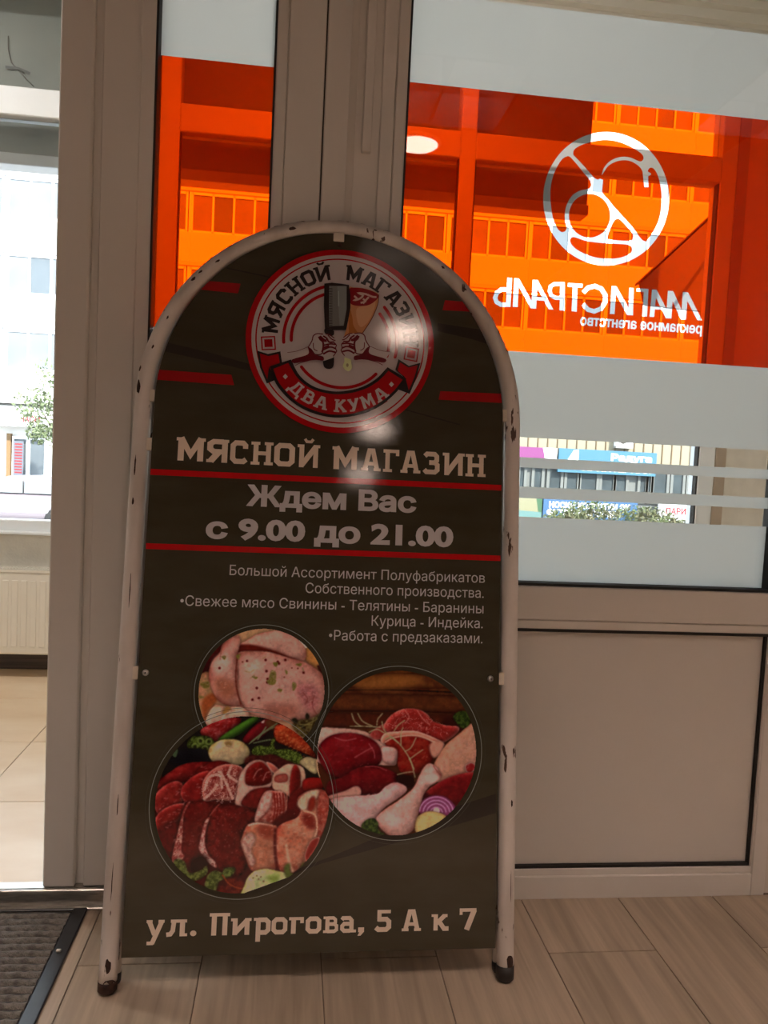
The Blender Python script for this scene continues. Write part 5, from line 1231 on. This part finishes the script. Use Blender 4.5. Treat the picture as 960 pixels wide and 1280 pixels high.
# siding and shop row on the right
sx0, sz0 = B(640, 600); sx1, _ = B(912, 600)
zsd = B(700, 561)[1]; shz1 = B(700, 583)[1]; shz0 = B(700, 616)[1]; zl1 = B(700, 620)[1]
MB().box(sx0-6, sx1+6, .1, .5, zf(shz1), zf(floors[1])-.1+.0).build('siding', SIDING, bld)
seam0 = None
n = int((sx1-sx0+8)/.42)
for i in range(n):
    x = sx0-4+i*.42
    if seam0 is None: seam0 = MB().box(-.02, .02, .07, .12, zf(shz1)+.3, zf(floors[1])-.1).build('siding_seam', RIBM, bld)
    else: link(bpy.data.objects.new('siding_seam', seam0.data), bld)
    bpy.data.objects[-1] if False else None
k = 0
for o in [o for o in bld.children if o.name.startswith('siding_seam')]:
    o.location = (sx0-4+k*.42, 0, 0); k += 1
# shop windows: traced x positions of the sashes seen in the middle slot
edges = [(650, 655), (668, 677), (687, 701), (709, 722), (727, 746), (753, 767), (771, 783)]
edges2 = [(801, 808), (811, 814), (818, 834), (842, 854), (862, 873)]
for a, b2 in edges+edges2:
    xa, xb = B(a, 598)[0], B(b2, 598)[0]
    f = MB(); f.box(xa-.12, xa, .0, .1, zf(shz0)-.3, zf(shz1)+.05).box(xb, xb+.12, .0, .1, zf(shz0)-.3, zf(shz1)+.05).box(xa, xb, 0, .1, zf(shz1)-.05, zf(shz1)+.05).box(xa, xb, 0, .1, zf(shz0)-.3, zf(shz0)-.2)
    fo = f.build('window', SHOPF, bld); MB().box(xa, xb, .06, .08, zf(shz0)-.2, zf(shz1)-.05).build('pane', SHOPGLASS, fo)
MB().box(sx0-6, sx1+6, .101, .5, 0, zf(shz1)).build('shop_front', SHOPF, bld)
MB().box(-30, 34, 0.3, 12.2, 17.6, 18.2).build('roof', FACB, bld)

def sign_out(name, lab, x0, x1, y0, y1, m, Y=29.75):
    a = B(x0, (y0+y1)/2, Y); b2 = B(x1, (y0+y1)/2, Y); zt_ = B(x0, y0, Y)[1]; zb_ = B(x0, y1, Y)[1]
    r = tag(empty(name, (a[0], Y, zb_)), lab, 'sign', 'shop signs across the street')
    MB().box(0, b2[0]-a[0], 0, .12, 0, zt_-zb_, .01).build('board', m, r); return r, b2[0]-a[0], zt_-zb_
BLUE = mat('sky_blue_sign', (.03, .09, .19), .5); LBLUE = mat('light_blue_sign', (.035, .13, .20), .5); MAG = mat('magenta_sign', (.165, .022, .12), .5)
SW = mat('sign_white', (.85, .85, .85), .5); YEL = mat('pale_yellow_sign', (.20, .19, .11), .5); GRN = mat('green_sign_edge', (.03, .09, .04), .5); TEAL = mat('teal_sign_band', (.085, .17, .16), .5)
r, w_, h_ = sign_out('shop_sign', 'magenta shop sign seen through the upper clear slot', 649, 696, 558, 581, MAG)
flat('sign_panel', np.array([(w_*.75, 0), (w_, 0), (w_, h_), (w_*.62, h_)]), [(0, 1, 2, 3)], SW, r, -.003); ext_text('lettering', 'ЖУ', w_*.66, h_*.5, w_*.22, h_*.3, SW, r, -.006)
r, w_, h_ = sign_out('shop_sign', 'light blue shop sign with white script lettering', 698, 821, 560, 590, LBLUE)
flat('sign_panel', np.array([(w_*.06, h_*.3), (w_*.2, h_*.3), (w_*.2, h_*.97), (w_*.15, h_*.95)]), [(0, 1, 2, 3)], SW, r, -.003)
ext_text('lettering', 'Радуга', w_*.53, h_*.60, w_*.42, h_*.27, SW, r, -.003, .05); ext_text('lettering', 'ПРИНТЕРНАЯ', w_*.25, h_*.12, w_*.70, h_*.26, SW, r, -.003, .04)
r, w_, h_ = sign_out('shop_sign', 'pale yellow shop sign with a green edge and teal band', 640, 677.5, 618, 646, YEL)
flat('sign_panel', np.array([(w_*.88, h_*.3), (w_, h_*.15), (w_, h_), (w_*.78, h_)]), [(0, 1, 2, 3)], GRN, r, -.003); flat('sign_panel', np.array([(0, 0), (w_, 0), (w_, h_*.26), (0, h_*.32)]), [(0, 1, 2, 3)], TEAL, r, -.005)
r, w_, h_ = sign_out('shop_sign', 'blue shop sign with two rows of white block letters', 679, 797, 619, 648, BLUE)
ext_text('lettering', 'НОСКИ КОЛГОТКИ ЭК', w_*.06, h_*.50, w_*.86, h_*.24, SW, r, -.003, .05); ext_text('lettering', 'ФУТБОЛКИ ЧУЛКИ', w_*.04, h_*.17, w_*.78, h_*.24, SW, r, -.003, .05)
r, w_, h_ = sign_out('shop_sign', 'white hairdresser sign with red block letters', 823, 925, 628, 652, SW)
ext_text('lettering', 'ПАРИКМАХЕРСКАЯ', w_*.09, h_*.42, w_*.86, h_*.32, RTXT, r, -.003, .05)
r, w_, h_ = sign_out('shop_sign', 'white shop fascia sign with small red letters behind the tree', 10, 60, 512, 531, SW, 29.6)
ext_text('lettering', 'ЧАСЫ', w_*.3, h_*.25, w_*.5, h_*.4, RTXT, r, -.003, .05)
p = tag(empty('window_poster', (B(13, 575)[0], 30.3, zw0)), 'dark shop window covered in red vertical lettering', 'poster')
MB().box(0, .38, 0, .01, .05, 1.4).build('sheet', mat('dark_poster', (.12, .13, .16), .6), p)
for i in range(11): flat('lettering', np.array([(.05+.0*i, .15+i*.11), (.33, .15+i*.11), (.33, .21+i*.11), (.05, .21+i*.11)]), [(0, 1, 2, 3)], RTXT, p, -.004)
# air conditioner
ax_, az_ = B(770, 558, 29.76)
ac = tag(empty('air_conditioner', (ax_, 29.76, az_)), 'white air conditioner unit mounted above the light blue sign', 'air conditioner')
MB().box(0, .75, 0, .28, 0, .5, .02).build('casing', SW, ac)
MB().lathe([(.2, 0), (.2, -.02), (.15, -.02), (.14, 0)], (.3, 0, .26), axis='Y', n=20).build('fan_grille', RADG, ac)
MB().box(.0, .75, .0, .31, -.06, 0).build('bracket', RADG, ac)

# trees and bushes
def leaves(name, parent, blobs, n, size, m):
    rs = np.random.RandomState(len(blobs)*13+n); V, Fc = [], []
    for i in range(n):
        c, r = blobs[rs.randint(len(blobs))]; d = rs.normal(size=3); d /= np.linalg.norm(d); p_ = np.array(c)+d*np.array(r)*(rs.rand()**.45)
        a = rs.normal(size=3); a /= np.linalg.norm(a); b3 = np.cross(a, rs.normal(size=3)); b3 /= np.linalg.norm(b3); s_ = size*rs.uniform(.6, 1.3); k = len(V)
        V += [p_-a*s_, p_+b3*s_*.5, p_+a*s_, p_-b3*s_*.5]; Fc.append((k, k+1, k+2, k+3))
    me = bpy.data.meshes.new(name); me.from_pydata([tuple(v) for v in V], [], Fc); me.materials.append(m)
    o = link(bpy.data.objects.new(name, me), parent); o['kind'] = 'stuff'; return o
LEAF = mat('dusty_green_leaf', (.16, .19, .10), .7, col2=(.10, .14, .06), nscale=2); LEAF2 = mat('bright_green_leaf', (.07, .12, .035), .7, col2=(.12, .10, .05), nscale=2); BARK = mat('bark', (.16, .12, .09), .9, noise=.3, nscale=6)
tx, tz = B(58, 480, 25)
tree = tag(empty('tree', (tx+.6, 25, G0)), 'slender green street tree seen through the open doorway', 'tree')
leaves('foliage', tree, [((-.9, 0, 3.6), (.7, .7, .6)), ((-.3, 0, 4.4), (.8, .8, .8)), ((-.4, 0, 3.1), (.9, .8, .9)), ((.3, 0, 2.5), (.8, .8, .6)), ((.5, 0, 5.1), (.7, .7, .9)), ((.8, 0, 3.8), (.9, .9, 1.3)), ((.2, 0, 5.7), (.3, .3, .5)), ((-.8, 0, 2.7), (.4, .4, .4))], 2600, .075, LEAF)
MB().tube([(0, 0, 0), (.05, 0, 1.2), (.0, .05, 2.4), (-.1, 0, 3.6), (.1, 0, 5)], [.09, .08, .06, .04, .02], 10).build('trunk', BARK, tree)
for q in ([(0, 0, 2.2), (-.5, .1, 3.0), (-.9, 0, 3.7)], [(0, 0, 2.6), (.5, -.1, 3.4), (.9, 0, 4.3)], [(-.05, 0, 3.2), (-.3, .1, 4.1), (-.3, 0, 4.7)]):
    MB().tube(q, [.04, .03, .012], 8).build('branch', BARK, tree)
for i, (pxx, top, wd, lab) in enumerate(((742, 622, 1.9, 'green bush in front of the blue sign across the street'), (712, 634, 1.4, 'low green bush under the left end of the blue sign'), (806, 630, 2.0, 'loose reddish green bush before the white hairdresser sign'), (842, 644, 1.3, 'small low bush under the red hairdresser lettering'))):
    by_ = (27, 25.4, 28.6, 25.4)[i]; bxx, bz = B(pxx, top, by_); h_ = bz-G0
    bu = tag(empty('bush', (bxx, by_, G0)), lab, 'bush', 'bushes before the shops')
    leaves('foliage', bu, [((-wd*.25, 0, h_*.6), (wd*.4, .5, h_*.36)), ((wd*.25, 0, h_*.58), (wd*.4, .5, h_*.34)), ((0, 0, h_*.45), (wd*.55, .6, h_*.45))], 900, .075, LEAF2)
    for k in range(3): MB().tube([(0, 0, 0), ((k-1)*.12, 0, h_*.35), ((k-1)*.3, .05, h_*.75)], [.025, .018, .008], 6).build('stem', BARK, bu)

# parked car
CARP = mat('dusky_car_paint', (.22, .19, .21), .25, coat=.6); CARG = mat('car_glass', (.32, .36, .37), .08, noise=.2, nscale=2); TYRE = mat('tyre', (.02, .02, .02), .8); TAIL = mat('tail_light_red', (.5, .03, .03), .3)
cx, cz = B(20, 617, 21)
car = tag(empty('car', (cx, 21, G0)), 'dark parked car beyond the vestibule window', 'car')
def loft(secs, m, name, parent):
    b = MB(); rings = [[b.bm.verts.new(p) for p in s_] for s_ in secs]
    for a, c in zip(rings, rings[1:]):
        n = len(a)
        for k in range(n):
            f = b.bm.faces.new((a[k], a[(k+1) % n], c[(k+1) % n], c[k])); f.smooth = True
    b.bm.faces.new(rings[0][::-1]); b.bm.faces.new(rings[-1]); return b.build(name, m, parent)
def csec(x, z0, z1, w, r=.16): return [(x, -w+.05, z0), (x, -w, z0+r), (x, -w, z1-r), (x, -w+r*.8, z1), (x, w-r*.8, z1), (x, w, z1-r), (x, w, z0+r), (x, w-.05, z0)]
body = loft([csec(x, .28, z1, w) for x, z1, w in ((-2.15, .62, .68), (-2.1, .82, .8), (-1.3, .93, .87), (-.6, .98, .88), (.9, .98, .88), (1.7, .98, .86), (2.1, .9, .82), (2.18, .7, .7))], CARP, 'body', car)
cab = loft([csec(x, .93, z1, w, .1) for x, z1, w in ((-.85, .97, .80), (-.35, 1.30, .72), (0, 1.45, .68), (.6, 1.48, .67), (1.2, 1.42, .67), (1.75, 1.0, .76))], CARP, 'roof', car)
MB().prism([(-.62, 1.02), (-.30, 1.28), (.02, 1.38), (.42, 1.40), (.42, 1.02)], -.80, -.70).build('side_window', CARG, car)
MB().prism([(.48, 1.02), (.48, 1.40), (1.12, 1.36), (1.45, 1.02)], -.80, -.70).build('side_window', CARG, car)
MB().box(2.05, 2.19, -.75, -.5, .68, .84, .02).build('tail_light', TAIL, car)
MB().box(-2.0, 2.0, -.895, -.87, .50, .56, .01).build('side_trim', SW, car)
for x in (-1.35, 1.35):
    for y in (-.8, .8):
        w_ = MB().lathe([(.2, -.1), (.31, -.1), (.33, -.07), (.33, .07), (.31, .1), (.2, .1)], (x, y, .33), axis='Y', n=24).build('wheel', TYRE, car)
        MB().lathe([(.19, -.09), (.19, .09)], (x, y, .33), axis='Y', n=16).build('hubcap', STEEL, w_)
